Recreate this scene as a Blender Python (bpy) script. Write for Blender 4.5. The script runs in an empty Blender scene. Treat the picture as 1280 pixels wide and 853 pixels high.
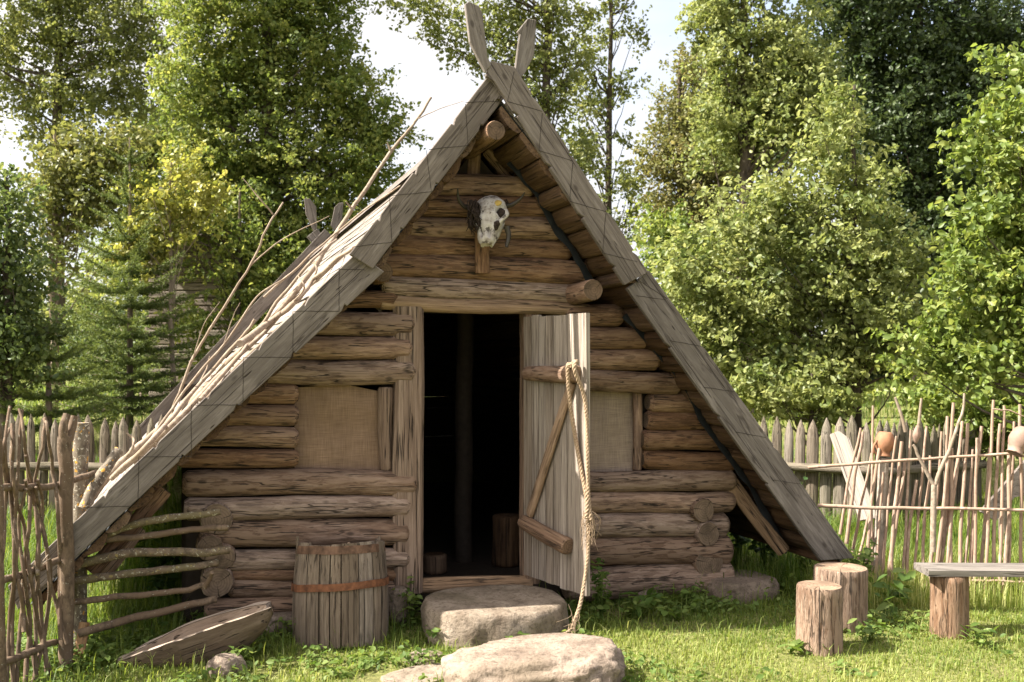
import bpy, bmesh, math, random
import numpy as np
from mathutils import Vector, Matrix, noise

random.seed(7)
RNG = np.random.default_rng(11)
sc = bpy.context.scene
COL = sc.collection
R = math.radians

# ------------------------------------------------------------------ camera model (hut frame: X along facade, Y into the hut, Z up)
F = 1244.0
YAW = R(17.8)
S_, C_ = math.sin(YAW), math.cos(YAW)
CX, CY, CZ = -1.90, -6.80, 1.80
HY = 445.0

def at(px, py, d):
    """world point seen at photo pixel (px,py) at depth d along the view axis"""
    l = (px - 640) / F
    return Vector((CX + d * (S_ + l * C_), CY + d * (C_ - l * S_), CZ - (py - HY) / F * d))

def P(px, py, Y=0.0):
    """world point on the vertical plane y = Y"""
    l = (px - 640) / F
    return at(px, py, (Y - CY) / (C_ - l * S_))

def depth(p):
    return (p[0] - CX) * S_ + (p[1] - CY) * C_

def gz(x, y):
    q = (x - CX) * S_ + (y - CY) * C_ - 13.0
    z = 0.9 * (1 - math.exp(-q / 5.0)) if q > 0 else 0.0
    z += 0.025 * noise.noise(Vector((x * 0.6, y * 0.6, 3.1))) + 0.012 * noise.noise(Vector((x * 2.1, y * 2.1, 1.1)))
    return z

def G(px, py):
    d = CZ * F / (py - HY)
    p = at(px, py, d)
    for _ in range(6):
        d = (CZ - gz(p.x, p.y)) * F / (py - HY)
        p = at(px, py, d)
    return p

# ------------------------------------------------------------------ object bookkeeping
WM = {}

def link(o, parent=None, M=None):
    M = M if M is not None else Matrix.Identity(4)
    COL.objects.link(o)
    if parent is not None:
        o.parent = parent
        o.matrix_local = WM[parent.name].inverted() @ M
    else:
        o.matrix_world = M
    WM[o.name] = M.copy()
    return o

def tag(o, label=None, cat=None, group=None, kind=None):
    if label: o['label'] = label
    if cat: o['category'] = cat
    if group: o['group'] = group
    if kind: o['kind'] = kind
    return o

def thing(name, label, cat, loc=(0, 0, 0), group=None):
    o = bpy.data.objects.new(name, None)
    o.empty_display_size = 0.1
    link(o, None, Matrix.Translation(loc))
    return tag(o, label, cat, group)

def smooth(me, on=True):
    me.polygons.foreach_set('use_smooth', [on] * len(me.polygons))

def np_mesh(name, V, Fc, rnd=None, smooth_on=True):
    """V (n,3), Fc (m,k) same-size faces"""
    me = bpy.data.meshes.new(name)
    V = np.asarray(V, dtype=np.float32); Fc = np.asarray(Fc, dtype=np.int32)
    m, k = Fc.shape
    me.vertices.add(len(V)); me.vertices.foreach_set('co', V.ravel())
    me.loops.add(m * k); me.loops.foreach_set('vertex_index', Fc.ravel())
    me.polygons.add(m); me.polygons.foreach_set('loop_start', np.arange(0, m * k, k, dtype=np.int32))
    if rnd is not None:
        a = me.attributes.new('rnd', 'FLOAT', 'POINT')
        a.data.foreach_set('value', np.asarray(rnd, dtype=np.float32))
    me.update(calc_edges=True)
    if smooth_on: smooth(me)
    return me

class MB:
    """collects polygons of one mesh"""
    def __init__(s): s.v = []; s.f = []; s.m = []; s.sm = []; s.r = []
    def add(s, verts, faces, mi=0, sm=False, rnd=0.0):
        b = len(s.v); s.v += [tuple(p) for p in verts]; s.r += [rnd] * len(verts)
        for f in faces:
            s.f.append([b + i for i in f]); s.m.append(mi); s.sm.append(sm)
    def mesh(s, name):
        me = bpy.data.meshes.new(name)
        me.from_pydata(s.v, [], s.f)
        me.polygons.foreach_set('material_index', s.m)
        me.polygons.foreach_set('use_smooth', s.sm)
        a = me.attributes.new('rnd', 'FLOAT', 'POINT'); a.data.foreach_set('value', s.r)
        me.update()
        return me
    def obj(s, name, mats, parent=None, M=None):
        me = s.mesh(name)
        for m in (mats if isinstance(mats, (list, tuple)) else [mats]): me.materials.append(m)
        return link(bpy.data.objects.new(name, me), parent, M)

def mesh_obj(name, me, mats, parent=None, M=None):
    for m in (mats if isinstance(mats, (list, tuple)) else [mats]): me.materials.append(m)
    return link(bpy.data.objects.new(name, me), parent, M)

def frame(p0, p1, up=(0, 0, 1)):
    x = (Vector(p1) - Vector(p0)).normalized()
    u = Vector(up)
    if abs(x.dot(u)) > 0.97: u = Vector((0, 1, 0))
    y = u.cross(x).normalized(); z = x.cross(y)
    M = Matrix((x, y, z)).transposed().to_4x4(); M.translation = Vector(p0)
    return M

def n3(x, y, z): return noise.noise(Vector((x, y, z)))

def add_log(mb, L, r0, r1=None, rough=0.05, bend=0.012, end0=0.82, end1=0.82, cut=0.012, ring=18, seg=0.05, slope0=0.0, slope1=0.0, flat=1.0):
    """log along local +X from 0 to L, caps use material 1"""
    r1 = r1 if r1 is not None else r0
    sd = random.uniform(0, 500)
    n = max(4, int(L / seg))
    xs = [0, cut] + [L * i / n for i in range(1, n)] + [L - cut, L]
    xs = sorted(xs)
    rows = []
    for i, x in enumerate(xs):
        t = x / L
        r = r0 + (r1 - r0) * t
        if i == 0: r *= end0
        if i == len(xs) - 1: r *= end1
        cy = bend * n3(x * 1.3, sd, 0) * 2; cz = bend * n3(x * 1.3, sd, 9) * 2
        row = []
        for k in range(ring):
            a = 2 * math.pi * k / ring
            ca, sa = math.cos(a), math.sin(a)
            rr = r * (1 + rough * (n3(x * 2.2 + sd, ca * 0.9, sa * 0.9) + 0.6 * n3(x * 7 + sd, ca * 2.2, sa * 2.2) + 0.35 * n3(x * 4, ca * 7 + sd, sa * 7)))
            xx = x + (slope0 * sa * r * (1 - t) if i < 2 else 0) + (slope1 * sa * r if i > len(xs) - 3 else 0)
            row.append((xx, cy + ca * rr * flat, cz + sa * rr))
        rows.append(row)
    V = [p for row in rows for p in row]
    Fs = []
    for i in range(len(rows) - 1):
        for k in range(ring):
            k2 = (k + 1) % ring
            Fs.append((i * ring + k, (i + 1) * ring + k, (i + 1) * ring + k2, i * ring + k2))
    mb.add(V, Fs, 0, True, random.random())
    for row, flip in ((rows[0], True), (rows[-1], False)):
        c = Vector((0, 0, 0))
        for p in row: c += Vector(p)
        c /= ring
        V = list(row) + [tuple(c)]
        Fs = [((k + 1) % ring, k, ring) if not flip else (k, (k + 1) % ring, ring) for k in range(ring)]
        Fs = [tuple(reversed(f)) for f in Fs]
        mb.add(V, Fs, 1, False, random.random())

def log(name, p0, p1, r0, r1, mats, parent, label=None, **kw):
    mb = MB()
    add_log(mb, (Vector(p1) - Vector(p0)).length, r0, r1, **kw)
    o = mb.obj(name, mats, parent, frame(p0, p1))
    if label: o['label'] = label
    return o

def catmull(pts, n=6):
    pts = [Vector(p) for p in pts]
    if len(pts) < 3: 
        return [pts[0].lerp(pts[-1], i / n) for i in range(n + 1)]
    out = []
    ext = [pts[0] * 2 - pts[1]] + pts + [pts[-1] * 2 - pts[-2]]
    for i in range(1, len(ext) - 2):
        a, b, c, d = ext[i - 1], ext[i], ext[i + 1], ext[i + 2]
        for k in range(n):
            t = k / n
            out.append(0.5 * ((2 * b) + (c - a) * t + (2 * a - 5 * b + 4 * c - d) * t * t + (3 * b - a - 3 * c + d) * t ** 3))
    out.append(pts[-1])
    return out

def add_tube(mb, pts, r0, r1, ring=8, n=5, rough=0.1, wob=0.0, mi=0, cap=True, spl=True, capm=None):
    pts = catmull(pts, n) if spl else [Vector(p) for p in pts]
    sd = random.uniform(0, 300)
    if wob:
        pts = [p + wob * Vector((n3(i * .35, sd, 0), n3(i * .35, sd, 5), n3(i * .35, sd, 11))) * (0.3 + min(1, i / 3)) for i, p in enumerate(pts)]
    m = len(pts)
    up = Vector((0.13, 0.31, 0.94))
    rows = []
    for i, p in enumerate(pts):
        t = (pts[min(i + 1, m - 1)] - pts[max(i - 1, 0)])
        t = t.normalized() if t.length > 1e-9 else Vector((0, 0, 1))
        if abs(t.dot(up)) > 0.95: up = Vector((0.9, 0.2, 0.1))
        y = up.cross(t).normalized(); z = t.cross(y); up = z
        r = r0 + (r1 - r0) * i / (m - 1)
        rows.append([p + (y * math.cos(2 * math.pi * k / ring) + z * math.sin(2 * math.pi * k / ring)) * r * (1 + rough * n3(i * 0.6, k * 1.7, sd)) for k in range(ring)])
    V = [p for row in rows for p in row]
    Fs = [(i * ring + k, i * ring + (k + 1) % ring, (i + 1) * ring + (k + 1) % ring, (i + 1) * ring + k) for i in range(m - 1) for k in range(ring)]
    rd = random.random()
    mb.add(V, Fs, mi, True, rd)
    if cap:
        cm = mi if capm is None else capm
        mb.add(rows[0], [tuple(reversed(range(ring)))], cm, False, rd)
        mb.add(rows[-1], [tuple(range(ring))], cm, False, rd)

def add_box(mb, c, d, mi=0, bev=0.004, rnd=None, M=None):
    """bevelled box centred at c, size d"""
    bm = bmesh.new(); bmesh.ops.create_cube(bm, size=1)
    bmesh.ops.scale(bm, vec=d, verts=bm.verts)
    if bev: bmesh.ops.bevel(bm, geom=bm.edges[:], offset=min(bev, min(d) * .4), segments=1, affect='EDGES')
    bmesh.ops.translate(bm, vec=c, verts=bm.verts)
    if M is not None: bmesh.ops.transform(bm, matrix=M, verts=bm.verts)
    bm.verts.index_update()
    mb.add([v.co[:] for v in bm.verts], [[v.index for v in f.verts] for f in bm.faces], mi, False, random.random() if rnd is None else rnd)
    bm.free()

def add_prism(mb, poly, t0, t1, conv, mi=0, rnd=0.0):
    """2-d polygon poly extruded between t0 and t1; conv(u,v,t)->point"""
    n = len(poly)
    a = [conv(u, v, t0) for u, v in poly]; b = [conv(u, v, t1) for u, v in poly]
    mb.add(a + b, [tuple(range(n)), tuple(reversed(range(n, 2 * n)))] + [(i, i + n, (i + 1) % n + n, (i + 1) % n) for i in range(n)], mi, False, rnd)

# ------------------------------------------------------------------ materials
class NT:
    def __init__(s, name, rough=0.8, spec=0.3):
        s.m = bpy.data.materials.new(name); s.m.use_nodes = True
        s.t = s.m.node_tree; s.n = s.t.nodes; s.b = s.n['Principled BSDF']; s.out = s.n['Material Output']
        s.b.inputs['Roughness'].default_value = rough; s.b.inputs['Specular IOR Level'].default_value = spec
    def l(s, a, b): s.t.links.new(a, b)
    def new(s, ty, **kw):
        n = s.n.new(ty)
        for k, v in kw.items(): setattr(n, k, v)
        return n
    def val(s, node, **kw):
        for k, v in kw.items(): node.inputs[k.replace('_', ' ')].default_value = v
        return node
    def coord(s, kind='Object', scale=(1, 1, 1), jitter=True):
        tc = s.new('ShaderNodeTexCoord'); mp = s.new('ShaderNodeMapping'); mp.inputs['Scale'].default_value = scale
        src = tc.outputs[kind]
        if jitter:
            oi = s.new('ShaderNodeObjectInfo'); at_ = s.new('ShaderNodeAttribute', attribute_name='rnd')
            ad = s.math('ADD', oi.outputs['Random'], at_.outputs['Fac'])
            mu = s.math('MULTIPLY', ad, 37.0)
            va = s.new('ShaderNodeVectorMath', operation='ADD'); s.l(src, va.inputs[0]); s.l(mu, va.inputs[1]); src = va.outputs[0]
        s.l(src, mp.inputs['Vector'])
        return mp.outputs['Vector']
    def math(s, op, a, b=None, clamp=False):
        n = s.new('ShaderNodeMath', operation=op, use_clamp=clamp)
        for i, x in enumerate((a, b)):
            if x is None: continue
            if isinstance(x, (int, float)): n.inputs[i].default_value = x
            else: s.l(x, n.inputs[i])
        return n.outputs[0]
    def noise(s, vec, scale=5, detail=6, rough=0.6, dist=0.0):
        n = s.new('ShaderNodeTexNoise'); n.inputs['Scale'].default_value = scale; n.inputs['Detail'].default_value = detail
        n.inputs['Roughness'].default_value = rough; n.inputs['Distortion'].default_value = dist
        if vec is not None: s.l(vec, n.inputs['Vector'])
        return n.outputs['Fac']
    def ramp(s, fac, stops, interp='LINEAR'):
        n = s.new('ShaderNodeValToRGB'); r = n.color_ramp; r.interpolation = interp
        while len(r.elements) < len(stops): r.elements.new(0.5)
        for e, (p, c) in zip(r.elements, stops):
            e.position = p; e.color = (c if len(c) == 4 else (*c, 1)) if not isinstance(c, (int, float)) else (c, c, c, 1)
        s.l(fac, n.inputs['Fac'])
        return n.outputs['Color']
    def mix(s, fac, a, b, blend='MIX'):
        n = s.new('ShaderNodeMix', data_type='RGBA', blend_type=blend)
        for idx, x in ((0, fac), (6, a), (7, b)):
            if isinstance(x, (int, float)): n.inputs[idx].default_value = x
            elif isinstance(x, tuple): n.inputs[idx].default_value = (*x, 1) if len(x) == 3 else x
            else: s.l(x, n.inputs[idx])
        return n.outputs[2]
    def bump(s, h, strength=0.5, dist=0.01, normal=None):
        n = s.new('ShaderNodeBump'); n.inputs['Strength'].default_value = strength; n.inputs['Distance'].default_value = dist
        s.l(h, n.inputs['Height'])
        if normal is not None: s.l(normal, n.inputs['Normal'])
        return n.outputs[0]
    def base(s, c): s.l(c, s.b.inputs['Base Color'])
    def normal(s, n): s.l(n, s.b.inputs['Normal'])

def wood(name, dark, mid, light, crack=(0.02, 0.014, 0.01), gx=1.2, gr=16, crackw=0.40, var=0.25, rough=0.82, patch=None, bumpd=0.012, flake=0.0, slits=0.0, dist=0.6, checks=0.0):
    """grain along local X"""
    t = NT(name, rough, 0.25)
    n1 = t.noise(t.coord('Object', (gx, gr, gr)), 1.0, 9, 0.66, dist)
    n2 = t.noise(t.coord('Object', (gx * 3, gr * 4.5, gr * 4.5)), 1.0, 6, 0.72, 0.3)
    n3_ = t.noise(t.coord('Object', (1.7, 5, 5)), 1.0, 5, 0.62, 0.3)
    g = t.math('ADD', t.math('MULTIPLY', n1, 0.55), t.math('MULTIPLY', n2, 0.45))
    col = t.ramp(g, [(0.34, dark), (0.5, mid), (0.62, light)])
    if patch is not None:
        col = t.mix(t.ramp(n3_, [(0.46, 0.0), (0.56, 0.75)]), col, t.mix(0.65, col, patch))
    h = t.math('ADD', t.math('MULTIPLY', n1, 0.7), t.math('MULTIPLY', n2, 0.45))
    if flake:
        # long torn flakes of pale surface wood over the darker core
        nf = t.noise(t.coord('Object', (gx * 2.6, gr * 2.2, gr * 2.2)), 1.0, 4, 0.6, 0.5)
        fm = t.ramp(t.math('ADD', t.math('MULTIPLY', nf, 0.7), t.math('MULTIPLY', n3_, 0.3)), [(0.50, 0.0), (0.53, flake)])
        col = t.mix(fm, col, t.mix(0.5, light, mid))
        h = t.math('ADD', h, t.math('MULTIPLY', fm, 0.35))
        fd = t.ramp(t.math('ADD', t.math('MULTIPLY', nf, 0.7), t.math('MULTIPLY', n3_, 0.3)), [(0.40, flake * .8), (0.43, 0.0)])
        col = t.mix(fd, col, t.mix(0.5, dark, crack))
        h = t.math('SUBTRACT', h, t.math('MULTIPLY', fd, 0.35))
    cr = t.ramp(n1, [(crackw - 0.05, 1.0), (crackw, 0.0)])
    cr2 = t.ramp(t.noise(t.coord('Object', (gx * 1.6, gr * 5.5, gr * 5.5)), 1.0, 3, 0.5, 0.3), [(0.33, 1.0), (0.37, 0.0)])
    crk = t.math('MAXIMUM', cr, t.math('MULTIPLY', cr2, 0.85))
    if checks:
        nc = t.noise(t.coord('Object', (gx * .55, gr * 1.1, gr * 1.1)), 1.0, 3, 0.5, 0.25)
        ln = t.ramp(t.math('ABSOLUTE', t.math('SUBTRACT', nc, 0.5)), [(0.006, 1.0), (0.016, 0.0)])
        ln = t.math('MULTIPLY', ln, t.ramp(n3_, [(0.42, 0.0), (0.5, checks)]))
        crk = t.math('MAXIMUM', crk, ln)
    if slits:
        s2 = t.ramp(t.noise(t.coord('Object', (7, 55, 55)), 1.0, 1, 0.4), [(0.23, slits), (0.27, 0.0)])
        crk = t.math('MAXIMUM', crk, s2)
        kn = t.new('ShaderNodeTexVoronoi'); kn.inputs['Scale'].default_value = 1.0; t.l(t.coord('Object', (4.2, 9, 9)), kn.inputs['Vector'])
        col = t.mix(t.ramp(kn.outputs['Distance'], [(0.07, 0.8), (0.15, 0.0)]), col, t.mix(0.6, dark, crack))
    col = t.mix(crk, col, crack)
    oi = t.new('ShaderNodeObjectInfo'); ra = t.new('ShaderNodeAttribute', attribute_name='rnd')
    f = t.math('FRACT', t.math('ADD', t.math('MULTIPLY', oi.outputs['Random'], 3.7), t.math('MULTIPLY', ra.outputs['Fac'], 5.3)))
    hs = t.new('ShaderNodeHueSaturation')
    t.l(t.math('ADD', t.math('MULTIPLY', f, var), 1 - var / 2), hs.inputs['Value'])
    t.l(t.math('ADD', t.math('MULTIPLY', f, -0.3), 1.15), hs.inputs['Saturation'])
    t.l(col, hs.inputs['Color'])
    t.base(hs.outputs['Color'])
    h = t.math('SUBTRACT', h, t.math('MULTIPLY', crk, 0.6))
    t.normal(t.bump(h, 1.0, bumpd))
    return t.m

def end_grain(name, a, b, crack=(0.02, 0.015, 0.01), sc_=60):
    t = NT(name, 0.9, 0.2)
    tc = t.new('ShaderNodeTexCoord'); sp = t.new('ShaderNodeSeparateXYZ'); t.l(tc.outputs['Object'], sp.inputs[0])
    y, z = sp.outputs[1], sp.outputs[2]
    nz = t.noise(t.coord('Object', (9, 9, 9)), 1, 4, 0.6)
    rr = t.math('SQRT', t.math('ADD', t.math('MULTIPLY', y, y), t.math('MULTIPLY', z, z)))
    rr = t.math('ADD', rr, t.math('MULTIPLY', nz, 0.02))
    rings = t.math('SINE', t.math('MULTIPLY', rr, sc_ * 6.28))
    ang = t.math('ARCTAN2', y, z)
    oi = t.new('ShaderNodeObjectInfo')
    an = t.math('ADD', t.math('MULTIPLY', ang, 1.0), t.math('MULTIPLY', oi.outputs['Random'], 6.0))
    an = t.math('ADD', an, t.math('MULTIPLY', nz, 0.8))
    ck = t.ramp(t.math('ABSOLUTE', t.math('SINE', t.math('MULTIPLY', an, 1.5))), [(0.02, 1.0), (0.06, 0.0)])
    col = t.mix(t.math('ADD', t.math('MULTIPLY', rings, 0.3), 0.5), a, b)
    col = t.mix(t.ramp(nz, [(0.35, 1.0), (0.65, 0.0)]), col, t.mix(0.6, col, crack))
    col = t.mix(ck, col, crack)
    t.base(col); t.normal(t.bump(t.math('SUBTRACT', nz, ck), 0.6, 0.01))
    return t.m

def bark(name, a, b, c=None, scale=14, stretch=(1, 1, 0.35), bumpd=0.01, spots=None, thr=0.6):
    t = NT(name, 0.88, 0.2)
    v = t.coord('Object', stretch)
    n1 = t.noise(v, scale, 7, 0.65, 0.3); n2 = t.noise(v, scale * 0.25, 3, 0.5)
    col = t.ramp(n1, [(0.35, a), (0.65, b)])
    if c is not None: col = t.mix(t.ramp(n2, [(0.45, 0.0), (0.62, 1.0)]), col, c)
    if spots is not None:
        n4 = t.noise(t.coord('Object', (1, 1, 1)), scale * 2.2, 3, 0.55)
        col = t.mix(t.ramp(n4, [(thr, 0.0), (thr + 0.03, 1.0)]), col, spots[0])
        n5 = t.noise(t.coord('Object', (1.2, 1, 1)), scale * 1.3, 3, 0.55, 0.2)
        col = t.mix(t.ramp(n5, [(thr + 0.02, 0.0), (thr + 0.05, 1.0)]), col, spots[1])
    t.base(col); t.normal(t.bump(n1, 0.8, bumpd))
    return t.m

def leaf(name, c0, c1, c2, trans=0.35, rough=0.45, spec=0.4, tcol=None):
    t = NT(name, rough, spec)
    ra = t.new('ShaderNodeAttribute', attribute_name='rnd')
    col = t.ramp(ra.outputs['Fac'], [(0.0, c0), (0.5, c1), (1.0, c2)])
    t.base(col)
    tr = t.new('ShaderNodeBsdfTranslucent')
    hs = t.new('ShaderNodeHueSaturation'); hs.inputs['Hue'].default_value = 0.485; hs.inputs['Saturation'].default_value = 1.1; hs.inputs['Value'].default_value = 1.7
    t.l(col, hs.inputs['Color']); t.l(hs.outputs['Color'], tr.inputs['Color'])
    mx = t.new('ShaderNodeMixShader'); mx.inputs[0].default_value = trans
    t.l(t.b.outputs[0], mx.inputs[1]); t.l(tr.outputs[0], mx.inputs[2]); t.l(mx.outputs[0], t.out.inputs['Surface'])
    return t.m

def stone(name, a, b, c, scale=6, bumpd=0.02):
    t = NT(name, 0.9, 0.25)
    v = t.coord('Object', (1, 1, 1))
    n1 = t.noise(v, scale, 9, 0.65); n2 = t.noise(v, scale * 7, 5, 0.7); n4 = t.noise(v, scale * 0.45, 3, 0.5, 0.4)
    col = t.ramp(n1, [(0.32, a), (0.52, b), (0.7, c)])
    col = t.mix(t.ramp(n2, [(0.38, 0.55), (0.5, 0.0)]), col, tuple(x * 0.35 for x in a))
    col = t.mix(t.ramp(n4, [(0.55, 0.0), (0.7, 0.5)]), col, (a[0] * .8, a[1] * .85, a[2] * .7))
    t.base(col); t.normal(t.bump(t.math('ADD', n1, t.math('MULTIPLY', n2, 0.35)), 0.9, bumpd))
    return t.m

def plain(name, col, rough=0.8, spec=0.3, n_scale=20, var=0.3, bumpd=0.004):
    t = NT(name, rough, spec)
    n = t.noise(t.coord('Object', (1, 1, 1)), n_scale, 5, 0.6)
    t.base(t.ramp(n, [(0.3, tuple(c * (1 - var) for c in col)), (0.7, tuple(min(1, c * (1 + var)) for c in col))]))
    t.normal(t.bump(n, 0.6, bumpd))
    return t.m

M_LOG = wood('log_wood', (0.075, 0.041, 0.027), (0.205, 0.118, 0.073), (0.345, 0.225, 0.15), patch=(0.075, 0.044, 0.031), gx=2.2, gr=15, var=0.55, crackw=0.345, flake=0.5, bumpd=0.007, checks=.9, slits=.35)
M_LOGW = wood('log_wood_weathered', (0.10, 0.066, 0.05), (0.22, 0.145, 0.104), (0.365, 0.268, 0.208), patch=(0.09, 0.054, 0.037), gx=2.2, gr=15, var=0.4, crackw=0.345, flake=0.6, bumpd=0.007, checks=.9, slits=.35)
M_END = end_grain('log_end_grain', (0.19, 0.125, 0.083), (0.125, 0.08, 0.053))
M_ENDD = end_grain('log_end_grain_grey', (0.22, 0.155, 0.108), (0.145, 0.10, 0.07))
M_BEAM = wood('beam_wood', (0.11, 0.06, 0.03), (0.24, 0.145, 0.08), (0.36, 0.235, 0.14), gx=1.4, gr=18, var=0.2, crackw=0.36, checks=.8)
M_POST = wood('door_post_wood', (0.075, 0.044, 0.03), (0.195, 0.125, 0.085), (0.31, 0.215, 0.155), gx=1.0, gr=22, var=0.15, crackw=0.40, checks=.9)
M_BOARD = wood('weathered_board', (0.083, 0.067, 0.058), (0.152, 0.127, 0.112), (0.218, 0.188, 0.169), crack=(0.03, 0.022, 0.018), gx=1.3, gr=12, var=0.16, crackw=0.29, bumpd=0.006, slits=.95, dist=2.2, checks=.6, patch=(0.085, 0.07, 0.06))
M_ROOFB = wood('roof_board_silver', (0.09, 0.076, 0.066), (0.20, 0.172, 0.15), (0.30, 0.262, 0.232), gx=0.6, gr=20, var=0.45, crackw=0.36)
M_SLAB = wood('roof_slab_brown', (0.03, 0.016, 0.010), (0.085, 0.048, 0.027), (0.16, 0.098, 0.056), gx=0.9, gr=12, var=0.7, crackw=0.36, flake=.4)
M_DOOR = wood('door_plank', (0.11, 0.083, 0.065), (0.23, 0.185, 0.15), (0.34, 0.285, 0.238), crack=(0.05, 0.033, 0.022), gx=0.9, gr=24, var=0.3, crackw=0.36, bumpd=0.005, checks=.7)
M_SHADEW = plain('interior_shade_wood', (0.03, 0.021, 0.015))  # near-black: shade of the interior and log gaps put into the colour
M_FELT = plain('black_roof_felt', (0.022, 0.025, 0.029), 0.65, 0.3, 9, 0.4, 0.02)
M_GROOVE = plain('carved_groove', (0.035, 0.028, 0.024), 0.95, 0.1)
M_BRANCH = bark('bleached_branch', (0.17, 0.125, 0.092), (0.35, 0.28, 0.22), (0.22, 0.165, 0.12), 26, (1, 1, 1), 0.004)
M_STICK = bark('peeled_stake', (0.21, 0.135, 0.10), (0.43, 0.315, 0.245), (0.30, 0.205, 0.15), 30, (1, 1, 0.5), 0.004)
M_WATTLE = bark('wattle_bark', (0.07, 0.048, 0.033), (0.20, 0.14, 0.095), (0.12, 0.08, 0.053), 30, (1, 1, 0.5), 0.006, spots=((0.28, 0.25, 0.20), (0.09, 0.062, 0.04)), thr=0.66)
M_LICHEN = bark('lichen_bark', (0.08, 0.06, 0.045), (0.23, 0.19, 0.145), None, 26, (1, 1, 0.6), 0.01, spots=((0.46, 0.42, 0.34), (0.50, 0.26, 0.045)), thr=0.60)
M_LICHSTK = bark('lichen_stick', (0.07, 0.052, 0.034), (0.18, 0.13, 0.09), (0.125, 0.10, 0.055), 28, (1, 1, 1), 0.006, spots=((0.32, 0.29, 0.22), (0.22, 0.17, 0.07)), thr=0.61)
M_TRUNK = bark('tree_bark', (0.035, 0.026, 0.02), (0.12, 0.095, 0.07), None, 7, (1, 1, 0.25), 0.04)
M_TRUNKL = bark('tree_bark_pale', (0.14, 0.11, 0.085), (0.30, 0.235, 0.18), None, 7, (1, 1, 0.3), 0.03)
M_PALI = wood('palisade_wood', (0.075, 0.058, 0.042), (0.155, 0.124, 0.095), (0.24, 0.20, 0.158), gx=1.1, gr=16, var=0.4, crackw=0.37, patch=(0.085, 0.08, 0.042), flake=.4, checks=.8)
M_STUMP = wood('stump_wood', (0.105, 0.06, 0.04), (0.225, 0.147, 0.10), (0.335, 0.24, 0.177), gx=2.6, gr=18, var=0.15, crackw=0.27, patch=(0.125,0.066,0.04), flake=.6, checks=.7, slits=.3)
M_STEND = end_grain('stump_top', (0.33, 0.23, 0.158), (0.225, 0.15, 0.102), crack=(0.06, 0.036, 0.024), sc_=45)
M_BARREL = wood('barrel_stave', (0.085, 0.06, 0.043), (0.195, 0.148, 0.11), (0.29, 0.232, 0.18), gx=1.0, gr=18, var=0.45, crackw=0.37, patch=(0.06, 0.043, 0.032), flake=.4, checks=.6)
M_RUST = plain('rusty_iron', (0.135, 0.054, 0.025), 0.85, 0.3, 22, 0.6)
M_RUSTD = plain('rust_stained_hoop', (0.125, 0.072, 0.047), 0.9, 0.2, 16, 0.7)
M_ROCK = stone('sunny_boulder', (0.135, 0.098, 0.074), (0.24, 0.184, 0.143), (0.32, 0.255, 0.205), 5, 0.035)
M_STEP = stone('door_stone', (0.13, 0.097, 0.07), (0.235, 0.186, 0.142), (0.31, 0.252, 0.2), 6, 0.025)
M_FOUND = stone('foundation_stone', (0.11, 0.083, 0.064), (0.20, 0.152, 0.12), (0.27, 0.21, 0.17), 7, 0.02)
M_TROUGH_SHADED = wood('trough_wood_shaded', (0.055, 0.038, 0.027), (0.115, 0.083, 0.06), (0.17, 0.128, 0.096), gx=1.0, gr=9, var=0.1, crackw=0.2)  # darker than the rim: shade on the hull put into its colour
M_TROUGH_LIT = wood('trough_wood_lit', (0.16, 0.115, 0.083), (0.29, 0.22, 0.168), (0.38, 0.30, 0.238), gx=1.0, gr=12, var=0.1, crackw=0.30)  # paler copy: light on rim and hollow put into the colour
M_ROPE = plain('hemp_rope', (0.30, 0.215, 0.145), 0.95, 0.15, 90, 0.4, 0.004)
M_CLAY = plain('terracotta_clay', (0.235, 0.112, 0.06), 0.75, 0.3, 8, 0.45)
M_CLAYP = plain('pale_pink_clay', (0.23, 0.15, 0.115), 0.75, 0.3, 8, 0.3)
M_BARKP = bark('pale_post_bark', (0.20, 0.165, 0.135), (0.40, 0.34, 0.29), (0.27, 0.22, 0.18), 24, (1, 1, 0.5), 0.006)
M_BENCH = wood('bench_plank', (0.085, 0.07, 0.06), (0.155, 0.132, 0.114), (0.225, 0.195, 0.168), gx=1.0, gr=12, var=0.1, crackw=0.32, bumpd=.006, checks=.7)
M_HORN = plain('dark_horn', (0.032, 0.025, 0.02), 0.5, 0.4, 14, 0.4)
M_HIDE_SHADE = plain('hide_and_hollow_shade', (0.035, 0.025, 0.02), 0.95, 0.1, 60, 0.6, 0.01)  # dried hide, and the painted shade in the skull's hollows
M_PALEW = wood('pale_plank', (0.20, 0.165, 0.14), (0.31, 0.265, 0.23), (0.40, 0.35, 0.31), gx=0.7, gr=22, var=0.1, crackw=0.28)

def m_bone():
    t = NT('old_bone', 0.65, 0.35)
    v = t.coord('Object', (1, 1, 1), False)
    n1 = t.noise(v, 14, 6, 0.65); n2 = t.noise(v, 22, 5, 0.68)
    col = t.ramp(n1, [(0.30, (0.10, 0.072, 0.052)), (0.46, (0.36, 0.32, 0.285)), (0.66, (0.52, 0.485, 0.45))])
    col = t.mix(t.ramp(n2, [(0.38, 0.9), (0.44, 0.0)]), col, (0.05, 0.036, 0.027))
    t.base(col); t.normal(t.bump(t.math('ADD', n1, n2), 0.7, 0.01))
    return t.m
M_BONE = m_bone()

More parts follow.
